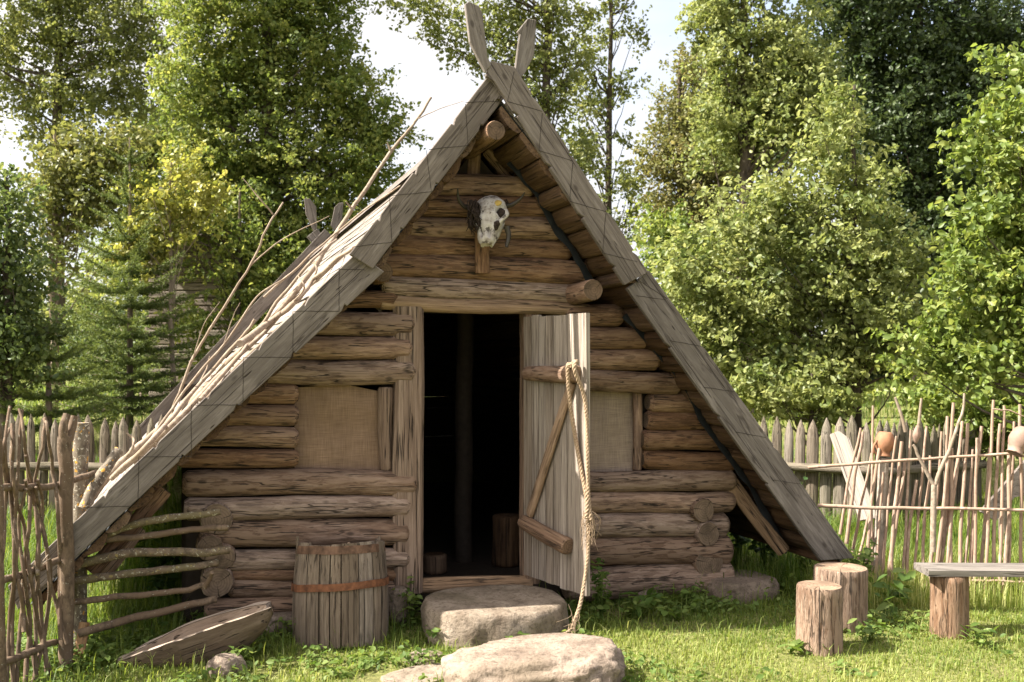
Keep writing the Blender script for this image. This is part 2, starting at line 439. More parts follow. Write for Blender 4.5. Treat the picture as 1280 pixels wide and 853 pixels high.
def m_cloth(name, a, b):
    t = NT(name, 0.95, 0.1)
    vx = t.coord('Object', (8, 8, 480), False); vz = t.coord('Object', (480, 8, 8), False)
    w = t.math('ADD', t.noise(vx, 1, 2, 0.5), t.noise(vz, 1, 2, 0.5))
    blot = t.noise(t.coord('Object', (4, 4, 4), False), 1, 5, 0.6)
    col = t.ramp(t.math('MULTIPLY', w, 0.5), [(0.36, tuple(c * .55 for c in a)), (0.52, a), (0.66, b)])
    col = t.mix(t.ramp(blot, [(0.4, 0.35), (0.65, 0.0)]), col, tuple(c * .6 for c in a))
    t.base(col); t.normal(t.bump(w, 0.5, 0.003))
    return t.m
M_BURLAP = m_cloth('burlap_brown', (0.25, 0.163, 0.108), (0.335, 0.23, 0.162))
M_BURLAP2 = m_cloth('burlap_grey', (0.335, 0.252, 0.197), (0.42, 0.335, 0.27))

# foliage
L_MAPLE = leaf('leaf_maple', (0.055, 0.09, 0.02), (0.14, 0.18, 0.045), (0.28, 0.285, 0.085), 0.46, 0.5, 0.25)
L_AIRY = leaf('leaf_airy', (0.07, 0.095, 0.028), (0.145, 0.17, 0.05), (0.25, 0.255, 0.09), 0.44)
L_OLIVE = leaf('leaf_olive', (0.075, 0.09, 0.025), (0.14, 0.155, 0.045), (0.21, 0.195, 0.07), 0.42)
L_YELLOW = leaf('leaf_yellow', (0.14, 0.165, 0.035), (0.25, 0.26, 0.06), (0.36, 0.34, 0.11), 0.45)
L_DARK = leaf('leaf_dark', (0.022, 0.042, 0.013), (0.045, 0.07, 0.022), (0.085, 0.11, 0.036), 0.3)
L_ALDER = leaf('leaf_alder', (0.07, 0.105, 0.026), (0.18, 0.21, 0.066), (0.32, 0.335, 0.14), 0.42, 0.46, 0.35)
L_ALDER2 = leaf('leaf_alder_fresh', (0.065, 0.105, 0.02), (0.15, 0.20, 0.046), (0.28, 0.305, 0.095), 0.42, 0.46, 0.35)
L_RUST = leaf('leaf_rusty', (0.09, 0.10, 0.03), (0.155, 0.16, 0.05), (0.22, 0.18, 0.08), 0.42)
L_MID = leaf('leaf_mid', (0.035, 0.062, 0.018), (0.085, 0.12, 0.035), (0.16, 0.19, 0.06), 0.4)
L_SPRUCE = leaf('needle_spruce', (0.04, 0.07, 0.018), (0.09, 0.125, 0.032), (0.19, 0.215, 0.06), 0.25, 0.6, 0.25)
L_WEED = leaf('leaf_weed', (0.055, 0.10, 0.02), (0.11, 0.165, 0.036), (0.19, 0.235, 0.07), 0.42, 0.55, 0.25)
L_GRASS = leaf('grass_blade', (0.06, 0.11, 0.018), (0.18, 0.225, 0.045), (0.46, 0.45, 0.19), 0.44, 0.55, 0.25)
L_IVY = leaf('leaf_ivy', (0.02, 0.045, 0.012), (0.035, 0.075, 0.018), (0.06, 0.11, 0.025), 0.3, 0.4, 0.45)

# ------------------------------------------------------------------ world, sun, camera
SUN_EL, SUN_AZ_CAM = R(46), R(-99)          # azimuth in the camera's frame, negative = to its left
sx = math.sin(SUN_AZ_CAM); sy = math.cos(SUN_AZ_CAM)      # lateral, forward
SD = Vector((sy * S_ + sx * C_, sy * C_ - sx * S_, 0)) * math.cos(SUN_EL) + Vector((0, 0, math.sin(SUN_EL)))
w = bpy.data.worlds.new('World'); sc.world = w; w.use_nodes = True
nt = w.node_tree; bg = nt.nodes['Background']
sky = nt.nodes.new('ShaderNodeTexSky'); sky.sky_type = 'NISHITA'; sky.sun_disc = False
sky.sun_elevation = SUN_EL; sky.sun_rotation = math.atan2(SD.x, SD.y); sky.dust_density = 2.5; sky.air_density = 1.0
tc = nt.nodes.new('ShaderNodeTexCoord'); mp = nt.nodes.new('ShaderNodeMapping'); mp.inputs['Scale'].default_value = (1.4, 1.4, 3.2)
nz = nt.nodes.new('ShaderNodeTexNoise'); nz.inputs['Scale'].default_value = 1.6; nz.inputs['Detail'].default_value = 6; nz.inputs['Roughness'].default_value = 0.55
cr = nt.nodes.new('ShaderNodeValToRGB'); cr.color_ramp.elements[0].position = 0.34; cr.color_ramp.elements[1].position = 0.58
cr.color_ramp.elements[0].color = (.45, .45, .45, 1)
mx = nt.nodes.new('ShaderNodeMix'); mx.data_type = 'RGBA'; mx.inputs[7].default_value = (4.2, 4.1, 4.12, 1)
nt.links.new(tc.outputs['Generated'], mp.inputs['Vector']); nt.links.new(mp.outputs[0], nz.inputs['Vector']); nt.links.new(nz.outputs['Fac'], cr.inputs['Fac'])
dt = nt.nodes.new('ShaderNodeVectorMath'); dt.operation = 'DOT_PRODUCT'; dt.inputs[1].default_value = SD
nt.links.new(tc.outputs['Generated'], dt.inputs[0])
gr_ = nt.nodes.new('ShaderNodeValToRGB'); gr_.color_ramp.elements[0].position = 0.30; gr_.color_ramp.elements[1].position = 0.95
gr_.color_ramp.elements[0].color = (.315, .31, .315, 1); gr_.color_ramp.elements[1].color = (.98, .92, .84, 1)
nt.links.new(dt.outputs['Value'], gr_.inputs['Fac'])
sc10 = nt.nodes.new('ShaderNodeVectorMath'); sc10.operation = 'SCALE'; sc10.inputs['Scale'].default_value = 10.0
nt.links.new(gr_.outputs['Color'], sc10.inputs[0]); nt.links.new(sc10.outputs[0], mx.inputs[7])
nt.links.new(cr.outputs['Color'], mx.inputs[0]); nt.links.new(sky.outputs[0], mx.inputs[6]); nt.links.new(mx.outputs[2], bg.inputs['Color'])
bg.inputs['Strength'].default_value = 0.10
sun = bpy.data.lights.new('sun', 'SUN'); sun.energy = 5.0; sun.angle = R(0.53); sun.color = (1.0, 0.95, 0.84)
so = bpy.data.objects.new('sun', sun); COL.objects.link(so); so.rotation_euler = SD.to_track_quat('Z', 'Y').to_euler(); so.location = (-10, -5, 12)
cam = bpy.data.cameras.new('camera'); co = bpy.data.objects.new('camera', cam); COL.objects.link(co); sc.camera = co
co.location = (CX, CY, CZ); co.rotation_euler = (R(90), 0, -YAW)
cam.sensor_width = 36; cam.lens = 36 * F / 1280; cam.shift_y = (HY - 426.5) / 1280; cam.clip_end = 600; cam.clip_start = 0.05
cam.dof.use_dof = True; cam.dof.focus_distance = 6.8; cam.dof.aperture_fstop = 3.5
sc.view_settings.view_transform = 'Standard'; sc.view_settings.look = 'None'; sc.view_settings.exposure = 1.85; sc.view_settings.gamma = 1

# ------------------------------------------------------------------ ground
def ground():
    xs = np.unique(np.concatenate([np.linspace(-9, 9, 91), np.linspace(-150, -9, 24), np.linspace(9, 150, 24)]))
    ys = np.unique(np.concatenate([np.linspace(-9, 14, 116), np.linspace(-60, -9, 10), np.linspace(14, 220, 40)]))
    V = [(x, y, gz(x, y)) for y in ys for x in xs]
    nx = len(xs)
    Fc = [(j * nx + i, j * nx + i + 1, (j + 1) * nx + i + 1, (j + 1) * nx + i) for j in range(len(ys) - 1) for i in range(nx - 1)]
    me = np_mesh('ground', V, Fc)
    t = NT('lawn_soil', 0.95, 0.1)
    v = t.coord('Object', (1, 1, 1), False)
    n1 = t.noise(v, 1.3, 6, 0.6); n2 = t.noise(v, 22, 6, 0.7)
    col = t.ramp(n2, [(0.3, (0.06, 0.07, 0.022)), (0.5, (0.15, 0.155, 0.05)), (0.7, (0.27, 0.25, 0.11))])
    col = t.mix(t.ramp(n1, [(0.55, 0.0), (0.72, 0.6)]), col, (0.16, 0.12, 0.07))
    t.base(col); t.normal(t.bump(n2, 0.8, 0.03))
    tag(mesh_obj('ground', me, t.m), kind='structure')
ground()

# ------------------------------------------------------------------ the hut
HUT = thing('log_hut', 'steep gabled log hut with open plank door and weathered grey bargeboards', 'hut')
YB = -0.60                                    # front face of the bargeboards
YR = 8.55                                     # rear bargeboards

def pxr(p, dia): return dia / 2 * depth(p) / F

wall_bm = MB()
def B2(px, py, Y=YB):
    p = P(px, py, Y); return (p.x, p.z)

# bargeboard outlines (photo pixels, on the plane of their front face)
def notched(a, b, ks, depth_, wdt=0.045):
    """points from a to b with small saw notches at fractions ks, cut to the right of the direction (into the board)"""
    a = Vector(a); b = Vector(b); d = (b - a); L = d.length; d.normalize(); n = Vector((d.y, -d.x))
    out = [a]
    for k in ks:
        c = a + d * L * k
        out += [c - d * wdt * 0.5, c + n * depth_ - d * wdt * .45, c + d * wdt * 0.5]
    out.append(b)
    return [tuple(p) for p in out]

UL = notched(B2(466, 336), B2(437, 318), [], 0) + notched(B2(437, 318), B2(615, 89), [0.2, 0.45, 0.72], 0.018)[1:] + notched(B2(638, 113), B2(466, 336), [0.22, 0.55, 0.8], 0.018)[:-1]
LL = notched(B2(21, 765), B2(8, 735), [], 0) + notched(B2(8, 735), B2(447, 315), [0.26, 0.40, 0.55, 0.70, 0.84], 0.016)[1:] + notched(B2(482, 339), B2(21, 765), [0.12, 0.27, 0.43, 0.58], 0.018)[:-1]
UR = [B2(605, 97), B2(612, 78), B2(641, 86)] + notched(B2(641, 86), B2(807, 341), [0.14, 0.42, 0.7, 0.9], 0.018)[1:] + notched(B2(778, 357), B2(616, 105), [0.1, 0.35, 0.6, 0.85], 0.018)[0:]
LR = notched(B2(784, 361), B2(811, 338), [], 0) + notched(B2(811, 338), B2(1068, 698), [0.25, 0.6], 0.012)[1:] + notched(B2(1026, 701), B2(784, 361), [0.3, 0.55, 0.8], 0.014)[:-1]

def board_obj(name, poly, y0, th, along, parent, lines=(), fliprear=None):
    """board cut from poly (x,z), its front face at y0; local X runs along the board for the grain"""
    a, b = along
    M = frame((a[0], y0, a[1]), (b[0], y0, b[1]), (0, -1, 0))
    Mi = M.inverted()
    mb = MB()
    n = len(poly)
    area = sum(poly[i][0] * poly[(i + 1) % n][1] - poly[(i + 1) % n][0] * poly[i][1] for i in range(n))
    if area < 0: poly = poly[::-1]
    conv = lambda u, v, t: Mi @ Vector((u, t, v))
    add_prism(mb, poly, y0, y0 + th, conv)
    o = mb.obj(name, M_BOARD, parent, M)
    md = o.modifiers.new('bevel', 'BEVEL'); md.width = 0.004; md.segments = 1; md.limit_method = 'ANGLE'
    if lines:
        for (x0, z0), (x1, z1) in lines:
            g = MB()
            A = Vector((x0, y0 - 0.0008, z0)); Bq = Vector((x1, y0 - 0.0008, z1))
            pts = [A.lerp(Bq, t / 8) + Vector((random.uniform(-.0015, .0015), 0, random.uniform(-.0015, .0015))) for t in range(9)]
            add_tube(g, pts, 0.0018, 0.0014, 6, 1, 0.3, spl=False)
            g.obj('carved_line', M_GROOVE, o)
    return o

def pxl(*segs): return [(B2(*s[0]), B2(*s[1])) for s in segs]
st = [(425, 336), (425, 389), (367, 389), (367, 447), (304.5, 447), (304, 507), (239, 507), (239, 572), (173, 572), (172, 634), (103, 636)]
linesLL = pxl(*[(st[i], st[i + 1]) for i in range(len(st) - 1)], ((425, 336), (458, 337)))
linesUL = pxl(((582, 128), (624, 127)), ((536, 187), (585, 182)), ((488, 245), (539, 240)), ((440, 309), (490, 303)), ((582, 130), (585, 182)), ((533, 188), (539, 240)), ((487, 246), (490, 303)))
linesUR = pxl(((632, 129), (675, 141)), ((671, 190), (713, 203)), ((709, 253), (754, 266)), ((750, 317), (793, 328)), ((640, 92), (632, 129)), ((675, 144), (671, 190)), ((713, 205), (709, 252)), ((754, 268), (750, 317)))
linesLR = pxl(((795, 370), (832, 375)), ((837, 426), (876, 433)), ((879, 484), (918, 490)), ((919, 540), (957, 547)), ((965, 600), (1000, 605)), ((800, 352), (834, 374)))
board_obj('bargeboard', UL, YB, 0.04, (B2(450, 327), B2(616, 112)), HUT, linesUL)
board_obj('bargeboard', LL, YB + 0.042, 0.03, (B2(20, 750), B2(456, 335)), HUT, linesLL)
board_obj('bargeboard', UR, YB - 0.043, 0.04, (B2(792, 349), B2(625, 90)), HUT, linesUR)
board_obj('bargeboard', LR, YB - 0.004, 0.04, (B2(1047, 700), B2(797, 350)), HUT, linesLR)
FL = [B2(*q) for q in ((604, 93), (585, 55), (579, 8), (584, 5), (597, 11), (601, 22), (607, 74), (612, 84))]
FR = [B2(*q) for q in ((647, 85), (653, 40), (650, 36), (663, 20), (674, 22), (671, 66), (660, 88), (652, 97))]
board_obj('gable_finial', FL, YB - 0.048, 0.035, (B2(608, 90), B2(588, 10)), HUT)
board_obj('gable_finial', FR, YB + 0.05, 0.035, (B2(650, 92), B2(666, 22)), HUT)

# roof profile derived from the boards: (x,z) of the outer edge, left and right
apex = B2(618, 92)
pl_j, pl_e = B2(441, 321), B2(10, 738)
pr_j, pr_e = B2(808, 341), B2(1064, 694)

def offs(p, q, k):
    d = Vector((q[0] - p[0], q[1] - p[1])).normalized(); n = Vector((-d.y, d.x))
    if n.y < 0: n = -n
    return n * k

DROP = 0.075
def slope_layers(side, segs):
    """segs: list of (p,q) from ridge to eave. Lengthwise boards on top, felt, half-round slabs under"""
    slab, felt, top = MB(), MB(), MB()
    yo = YB - (.044 if side > 0 else -.03)
    for (p, q) in segs:
        n_ = offs(p, q, 1.0); dp_ = DROP if side < 0 else 0.022; P_, Q_ = Vector(p) - n_ * dp_, Vector(q) - n_ * dp_
        L = (Q_ - P_).length; d = (Q_ - P_).normalized(); n = offs(p, q, 1.0)
        # half-log slabs
        first = (p == apex)
        yo = YB + .03 if side < 0 else (YB - .062 if first else YB - .03)
        s = (0.24 if side < 0 else .19) if first else 0.0
        while s < L - 0.03:
            wd = min(random.uniform(0.15, 0.22), L - s)
            y0 = yo + 0.045 + random.uniform(0, 0.02); y1 = YR - 0.03
            prof = []
            for k in range(9):
                a = math.pi * k / 8
                prof.append((s + wd / 2 - math.cos(a) * wd * 0.5, -0.088 - math.sin(a) * (0.032 + 0.012 * random.random())))
            prof = [(s, -0.078)] + prof + [(s + wd, -0.078)]
            ny = 22
            V = []
            sd = random.uniform(0, 99)
            for j in range(ny + 1):
                y = y0 + (y1 - y0) * (j / ny) ** 1.6
                for i, (u, v) in enumerate(prof):
                    vv = v + (0.02 * n3(y * 1.2, u * 8, sd) if 0 < i < len(prof) - 1 else 0)
                    c = P_ + d * u + n * vv
                    V.append((y, c.x, c.y))
            m = len(prof)
            Fs = [(j * m + i, j * m + i + 1, (j + 1) * m + i + 1, (j + 1) * m + i) for j in range(ny) for i in range(m - 1)]
            Fs += [tuple(range(m)), tuple(ny * m + i for i in reversed(range(m)))]
            slab.add(V, Fs, 0, False, random.random())
            s += wd + 0.004
        # felt sheet
        a0 = P_ + n * -0.074 + d * ((0.178 if side < 0 else .17) if first else -.02); a1 = Q_ + n * -0.074 + d * .01
        felt.add([(yo + 0.042, a0.x, a0.y), (yo + 0.042, a1.x, a1.y), (YR - 0.04, a1.x, a1.y), (YR - 0.04, a0.x, a0.y)], [(0, 1, 2, 3)])
        # top boards
        s = (0.148 if side < 0 else .19) if first else 0.0
        while s < L - 0.05:
            wd = min(random.uniform(0.085, 0.15), L - s)
            sd = random.uniform(0, 99)
            ny = 10
            V = []
            lift0 = random.uniform(0, 0.02)
            gap = random.uniform(0.008, 0.018)
            for j in range(ny + 1):
                y = yo + 0.048 + random.uniform(-.003, .003) + (YR - yo - 0.09) * j / ny
                b = 0.012 * n3(y * 0.8, sd, 0)
                for (u, v) in ((s, -0.068), (s + wd - gap, -0.068), (s + wd - gap, -0.042 + lift0 + b), (s, -0.036 + b)):
                    c = P_ + d * (u + 0.006 * n3(y, sd, 7)) + n * v
                    V.append((y, c.x, c.y))
            Fs = []
            for j in range(ny):
                for i in range(4):
                    Fs.append((j * 4 + i, j * 4 + (i + 1) % 4, (j + 1) * 4 + (i + 1) % 4, (j + 1) * 4 + i))
            Fs += [(0, 1, 2, 3), tuple(ny * 4 + i for i in (3, 2, 1, 0))]
            top.add(V, Fs, 0, False, random.random())
            s += wd
    # local axes: local X = world Y (grain along the ridge)
    M = Matrix(((0, 1, 0, 0), (1, 0, 0, 0), (0, 0, 1, 0), (0, 0, 0, 1)))
    M = Matrix(((0, 1, 0, 0), (-1, 0, 0, 0), (0, 0, 1, 0), (0, 0, 0, 1)))
    def conv(mb):
        mb.v = [(-y, x, z) for (y, x, z) in mb.v]      # world (x,y,z) = (ly, -lx, lz)
        return mb
    root = conv(slab).obj('roof_slope', M_SLAB, HUT, M)
    conv(felt).obj('felt_sheet', M_FELT, root, M)
    conv(top).obj('roof_board', M_ROOFB, root, M)
slope_layers(-1, [(apex, pl_j), (pl_j, pl_e)])
slope_layers(1, [(apex, pr_j), (pr_j, pr_e)])

# felt folded over the ridge
zr_ = apex[1]
for y_f, prof_ in ((YB + .003, ((-.20, -.375), (-.02, -.172), (.012, -.172))), (YB - .03, ((.010, -.170), (.03, -.170), (.22, -.385)))):
    V = [(apex[0] + x, y, zr_ + z) for y in (y_f, 2.0, 4.5, YR - .05) for x, z in prof_]
    mesh_obj('ridge_board', np_mesh('ridge_board', V, [(j * 3 + i, j * 3 + i + 1, j * 3 + i + 4, j * 3 + i + 3) for j in range(3) for i in range(2)], None, False), M_BOARD, HUT)
# rear bargeboards and crossed finials
def rear_poly(p, q, wd):
    n = offs(p, q, 1.0); p, q = Vector(p), Vector(q); p = p - (q - p).normalized() * .10
    return [tuple(p + n * 0.015), tuple(q + n * 0.015), tuple(q - n * (wd - .05)), tuple(p - n * (wd - .05))]
ap_r = (apex[0], apex[1] + 0.02)
for a, b in ((ap_r, pl_e), (ap_r, pr_e)):
    board_obj('bargeboard', rear_poly(a, b, 0.24), YR + (.043 if b is pr_e else 0), 0.04, (b, a), HUT)
def Br(px, py): return B2(px, py, YR)
board_obj('gable_finial', [Br(*q) for q in ((392, 290), (382, 268), (380, 249), (387, 249), (395, 259), (396, 285))], YR - .04, 0.03, (Br(393, 288), Br(384, 250)), HUT)
board_obj('gable_finial', [Br(*q) for q in ((414, 282), (419, 258), (425, 253), (430, 253), (428, 275), (421, 290))], YR + .045, 0.03, (Br(416, 286), Br(427, 254)), HUT)

# front wall: chinking sheet with the door and two window openings, logs in front
wall = MB()
def wq(x0, z0, x1, z1, y=0.03, t=0.03):
    add_box(wall, ((x0 + x1) / 2, y, (z0 + z1) / 2), (abs(x1 - x0), t, abs(z1 - z0)), 0, 0)
wx = lambda px, py=600: P(px, py, 0).x
wz = lambda px, py: P(px, py, 0).z
dl, dr = wx(522), wx(660)
add_prism(wall, [(dl - .0, 2.10), (wx(470, 340), wz(470, 340)), (wx(592), 3.25), (wx(722, 340), wz(722, 340)), (dr, 2.10)], 0.0, 0.03, lambda u, v, t: Vector((u, t, v)))
zt, zb = wz(420, 482), wz(420, 588)
wq(wx(478), 0.05, dl, 2.0); wq(wx(232), 0.1, wx(478), zb); 
add_prism(wall, [(wx(372), zb), (wx(372), zt), (wx(478), zt), (wx(478), 2.05), (wx(430, 385), wz(430, 385)), (wx(245, 570), zb)], 0.0, 0.03, lambda u, v, t: Vector((u, t, v)))
zt2, zb2 = wz(760, 488), wz(760, 588)
wq(dr, 0.0, wx(738), 2.0); wq(wx(738), -0.05, wx(900), zb2)
add_prism(wall, [(wx(795), zb2), (wx(888, 570), zb2), (wx(768, 400), wz(768, 400)), (wx(738), 2.0), (wx(738), zt2), (wx(795), zt2)], 0.0, 0.03, lambda u, v, t: Vector((u, t, v)))
WALL = wall.obj('front_wall', M_SHADEW, HUT)

LOGS = [  # x0,y0,x1,y1,dia px, weathered
    # gable
    (515, 233, 660, 236, 31, 0), (490, 258, 680, 263, 32, 0), (475, 283, 694, 291, 35, 0), (455, 306, 708, 315, 33, 0), (452, 331, 727, 343, 38, 0), (473, 358, 716, 369, 34, 1),
    # left of the door, under the lintel
    (405, 377, 492, 378, 24, 0), (380, 404, 513, 405, 33, 1), (355, 435, 510, 436, 32, 0), (325, 463, 514, 465, 35, 1),
    (285, 491, 371, 491, 30, 0), (262, 518, 371, 519, 29, 0), (240, 545, 371, 545, 29, 0), (222, 571, 371, 572, 27, 0),
    (228, 602, 517, 600, 35, 1), (230, 632, 508, 631, 31, 1), (250, 664, 508, 663, 39, 1), (274, 696, 507, 694, 27, 1), (272, 714, 505, 713, 20, 0), (285, 733, 501, 731, 27, 1), (255, 756, 503, 745, 26, 0),
    # right of the door
    (700, 395, 770, 395, 30, 0), (700, 422, 800, 423, 32, 0), (700, 449, 814, 450, 29, 0), (700, 475, 840, 477, 30, 1),
    (803, 502, 864, 503, 28, 0), (801, 525, 877, 526, 28, 0), (795, 549, 896, 550, 29, 0), (796, 574, 911, 575, 28, 0),
    (700, 598, 908, 599, 29, 1), (700, 624, 908, 625, 30, 0), (700, 654, 900, 652, 34, 1), (700, 687, 902, 684, 40, 1), (700, 729, 904, 716, 46, 1)]
for (x0, y0, x1, y1, dia, wth) in LOGS:
    p0, p1 = P(x0, y0, 0), P(x1, y1, 0)
    m = P((x0 + x1) / 2, (y0 + y1) / 2, 0)
    r = pxr(m, dia) * (0.915 if y0 > 372 else 0.86)
    off = -0.075 - random.uniform(0, 0.03)
    p0.y += off; p1.y += off
    log('wall_log', p0, p1, r * random.uniform(.95, 1.03), r * random.uniform(.95, 1.03), [M_LOGW if wth else M_LOG, M_ENDD], WALL, end0=0.7, end1=0.7, cut=0.03, ring=22, rough=.075)
# lintel, door posts, window posts, threshold
log('lintel', P(474, 377, -.10), P(738, 389, -.10), 0.055, 0.05, [M_BEAM, M_END], HUT, end0=0.6, ring=16)
def hewn(name, px0, px1, y_top, y_bot, Y, th, mats):
    a, b = P((px0 + px1) / 2, y_bot, Y), P((px0 + px1) / 2, y_top, Y)
    wd = (px1 - px0) * depth(a) / F * 1.05
    b.x = a.x + (b.x - a.x)
    mb = MB(); L = (b - a).length
    n = 24
    rows = []
    sd = random.uniform(0, 99)
    for i in range(n + 1):
        x = L * i / n
        ww = wd * (1 + .05 * n3(x * 2, sd, 0)); c = 0.012 * n3(x * 1.5, sd, 4)
        rows.append([(x, c + sgn[0] * ww / 2 * k2, sgn[1] * th / 2 * k3) for sgn, k2, k3 in (((-1, -1), 1, .7), ((-1, -1), .75, 1), ((1, -1), .75, 1), ((1, -1), 1, .7), ((1, 1), 1, 1), ((-1, 1), 1, 1))])
    m = 6
    V = [p for r_ in rows for p in r_]
    Fs = [(i * m + k, i * m + (k + 1) % m, (i + 1) * m + (k + 1) % m, (i + 1) * m + k) for i in range(n) for k in range(m)]
    Fs += [tuple(reversed(range(m))), tuple(n * m + k for k in range(m))]
    mb.add(V, Fs, 0, False, random.random())
    M = frame(a, b, (0, 1, 0))
    return mb.obj(name, mats, HUT, M)
hewn('door_post', 491, 527, 384, 740, -0.075, 0.15, M_POST)
hewn('door_post', 653, 672, 392, 728, -0.03, 0.13, M_POST)
log('window_post', P(482, 588, -.05), P(482, 484, -.05), 0.05, 0.055, [M_POST, M_END], HUT, rough=0.1)
log('window_post', P(797, 588, -.05), P(796, 488, -.05), 0.035, 0.035, [M_LOG, M_END], HUT)
log('threshold', P(520, 733, -.06), P(664, 729, -.06), 0.055, 0.055, [M_BEAM, M_END], HUT)

# burlap screens in the windows
def cloth(px0, px1, top, bot, mat, sag, seed):
    nx, nz_ = 18, 18
    V = []
    for j in range(nz_ + 1):
        for i in range(nx + 1):
            u, v = i / nx, j / nz_
            px = px0 + (px1 - px0) * u
            t0 = top + sag * (0.35 * math.sin(u * 6.5 + seed) + 1.6 * max(0, u - .45) ** 1.0 * (1 if sag else 0))
            py = bot + (t0 - bot) * v
            p = P(px, py, -0.025 + 0.022 * n3(u * 2.5, v * 3, seed) + 0.014 * n3(u * 8, v * 1.6, seed + 4) + .008 * math.sin(u * 22 + 3 * v) * (v ** 3))
            V.append(p[:])
    m = nx + 1
    Fc = [(j * m + i, j * m + i + 1, (j + 1) * m + i + 1, (j + 1) * m + i) for j in range(nz_) for i in range(nx)]
    return mesh_obj('window_cloth', np_mesh('window_cloth', V, Fc), mat, HUT)
cloth(368, 475, 482, 590, M_BURLAP, 6, 1.0)['label'] = 'brown burlap screen sagging at its top edge'
cloth(716, 793, 487, 590, M_BURLAP2, 0, 5.0)['label'] = 'grey beige burlap screen partly behind the door'

# cross wall log ends at both corners
def zroof(x):
    for p, q in ((apex, pl_j), (pl_j, pl_e), (apex, pr_j), (pr_j, pr_e)):
        if min(p[0], q[0]) - 1e-6 <= x <= max(p[0], q[0]): return p[1] + (q[1] - p[1]) * (x - p[0]) / (q[0] - p[0])
    return 1.0
hl, hr = zroof(-1.93) - .26, zroof(1.93) - .26
SIDE_L = MB(); add_box(SIDE_L, (-1.93, 4.05, hl / 2), (0.08, 7.6, hl), 0, 0)
side_l = SIDE_L.obj('side_wall', M_SHADEW, HUT)
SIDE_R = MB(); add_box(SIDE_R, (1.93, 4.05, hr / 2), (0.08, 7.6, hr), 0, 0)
side_r = SIDE_R.obj('side_wall', M_SHADEW, HUT)
for (px, py, dia, par) in ((881, 638, 31, side_r), (885, 669, 31, side_r), (887, 704, 41, side_r), (272, 650, 40, side_l), (262, 684, 33, side_l), (279, 697, 31, side_l), (272, 729, 41, side_l)):
    Y0 = -0.20 - random.uniform(0, .02)
    a = P(px, py, Y0); b = Vector((a.x, 1.2, a.z))
    log('log_end', a, b, pxr(a, dia), pxr(a, dia), [M_LOGW, M_ENDD], par, end0=0.93, cut=0.015, rough=0.09)

# purlins, king post and struts in the gable
def purlin(px, py, dia, Y0, Y1):
    a = P(px, py, Y0); b = Vector((a.x, Y1, a.z - 0.02))
    log('purlin', a, b, pxr(a, dia), pxr(a, dia), [M_LOG, M_END], HUT, end0=0.94, seg=0.15)
purlin(620, 163, 25, -0.64, 2.0); purlin(743, 363, 27, -0.50, 1.0); purlin(479, 340, 27, -0.30, 1.0)
log('king_post', P(591, 226, .03), P(592, 160, .03), 0.055, 0.055, [M_LOG, M_END], HUT)
log('gable_strut', P(636, 226, .02), P(606, 190, .02), 0.04, 0.04, [M_LOG, M_END], HUT)
log('gable_strut', P(556, 226, .05), P(576, 190, .05), 0.04, 0.04, [M_LOG, M_END], HUT)
mb = MB(); add_box(mb, (0, 0, 0), (0.26, 0.094, 0.03), 0, .004); 
a, b = P(603, 342, -0.205), P(602, 268, -0.205)
mb = MB(); add_box(mb, ((b - a).length / 2, 0, 0), ((b - a).length, 0.10, 0.028), 0, .004)
mb.obj('mounting_board', M_LOG, HUT, frame(a, b, (0, 1, 0)))

# felt hanging down between slabs and wall, seen along the right side and a little on the left
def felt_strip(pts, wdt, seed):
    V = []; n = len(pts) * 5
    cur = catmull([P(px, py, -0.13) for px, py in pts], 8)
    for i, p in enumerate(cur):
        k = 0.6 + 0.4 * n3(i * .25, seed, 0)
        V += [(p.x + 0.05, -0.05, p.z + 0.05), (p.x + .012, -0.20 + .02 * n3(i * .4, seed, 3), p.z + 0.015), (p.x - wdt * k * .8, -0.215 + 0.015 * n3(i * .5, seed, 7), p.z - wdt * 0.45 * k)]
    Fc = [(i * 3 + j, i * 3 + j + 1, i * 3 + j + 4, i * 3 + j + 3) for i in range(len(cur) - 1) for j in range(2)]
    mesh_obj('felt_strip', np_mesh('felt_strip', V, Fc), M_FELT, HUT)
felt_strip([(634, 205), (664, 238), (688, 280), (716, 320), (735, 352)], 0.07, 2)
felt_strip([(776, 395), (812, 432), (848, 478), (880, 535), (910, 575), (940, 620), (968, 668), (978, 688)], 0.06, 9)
# raking strut beneath the right eave and its partner on the left
def rake(a, b, wd, mats):
    mb = MB(); L = (b - a).length
    add_log(mb, L, wd * .5, wd * .46, rough=.06, flat=.62, end0=.9, end1=.9, ring=12)
    mb.obj('eave_strut', mats, HUT, frame(a, b))
rake(P(906, 592, -.10), P(980, 690, -.22), 0.12, [M_BEAM, M_END])
rake(P(206, 612, -.30), P(115, 715, -.30), 0.10, [M_LOG, M_END])
rake(P(175, 660, -.1), P(130, 720, -.2), 0.08, [M_LOG, M_END])

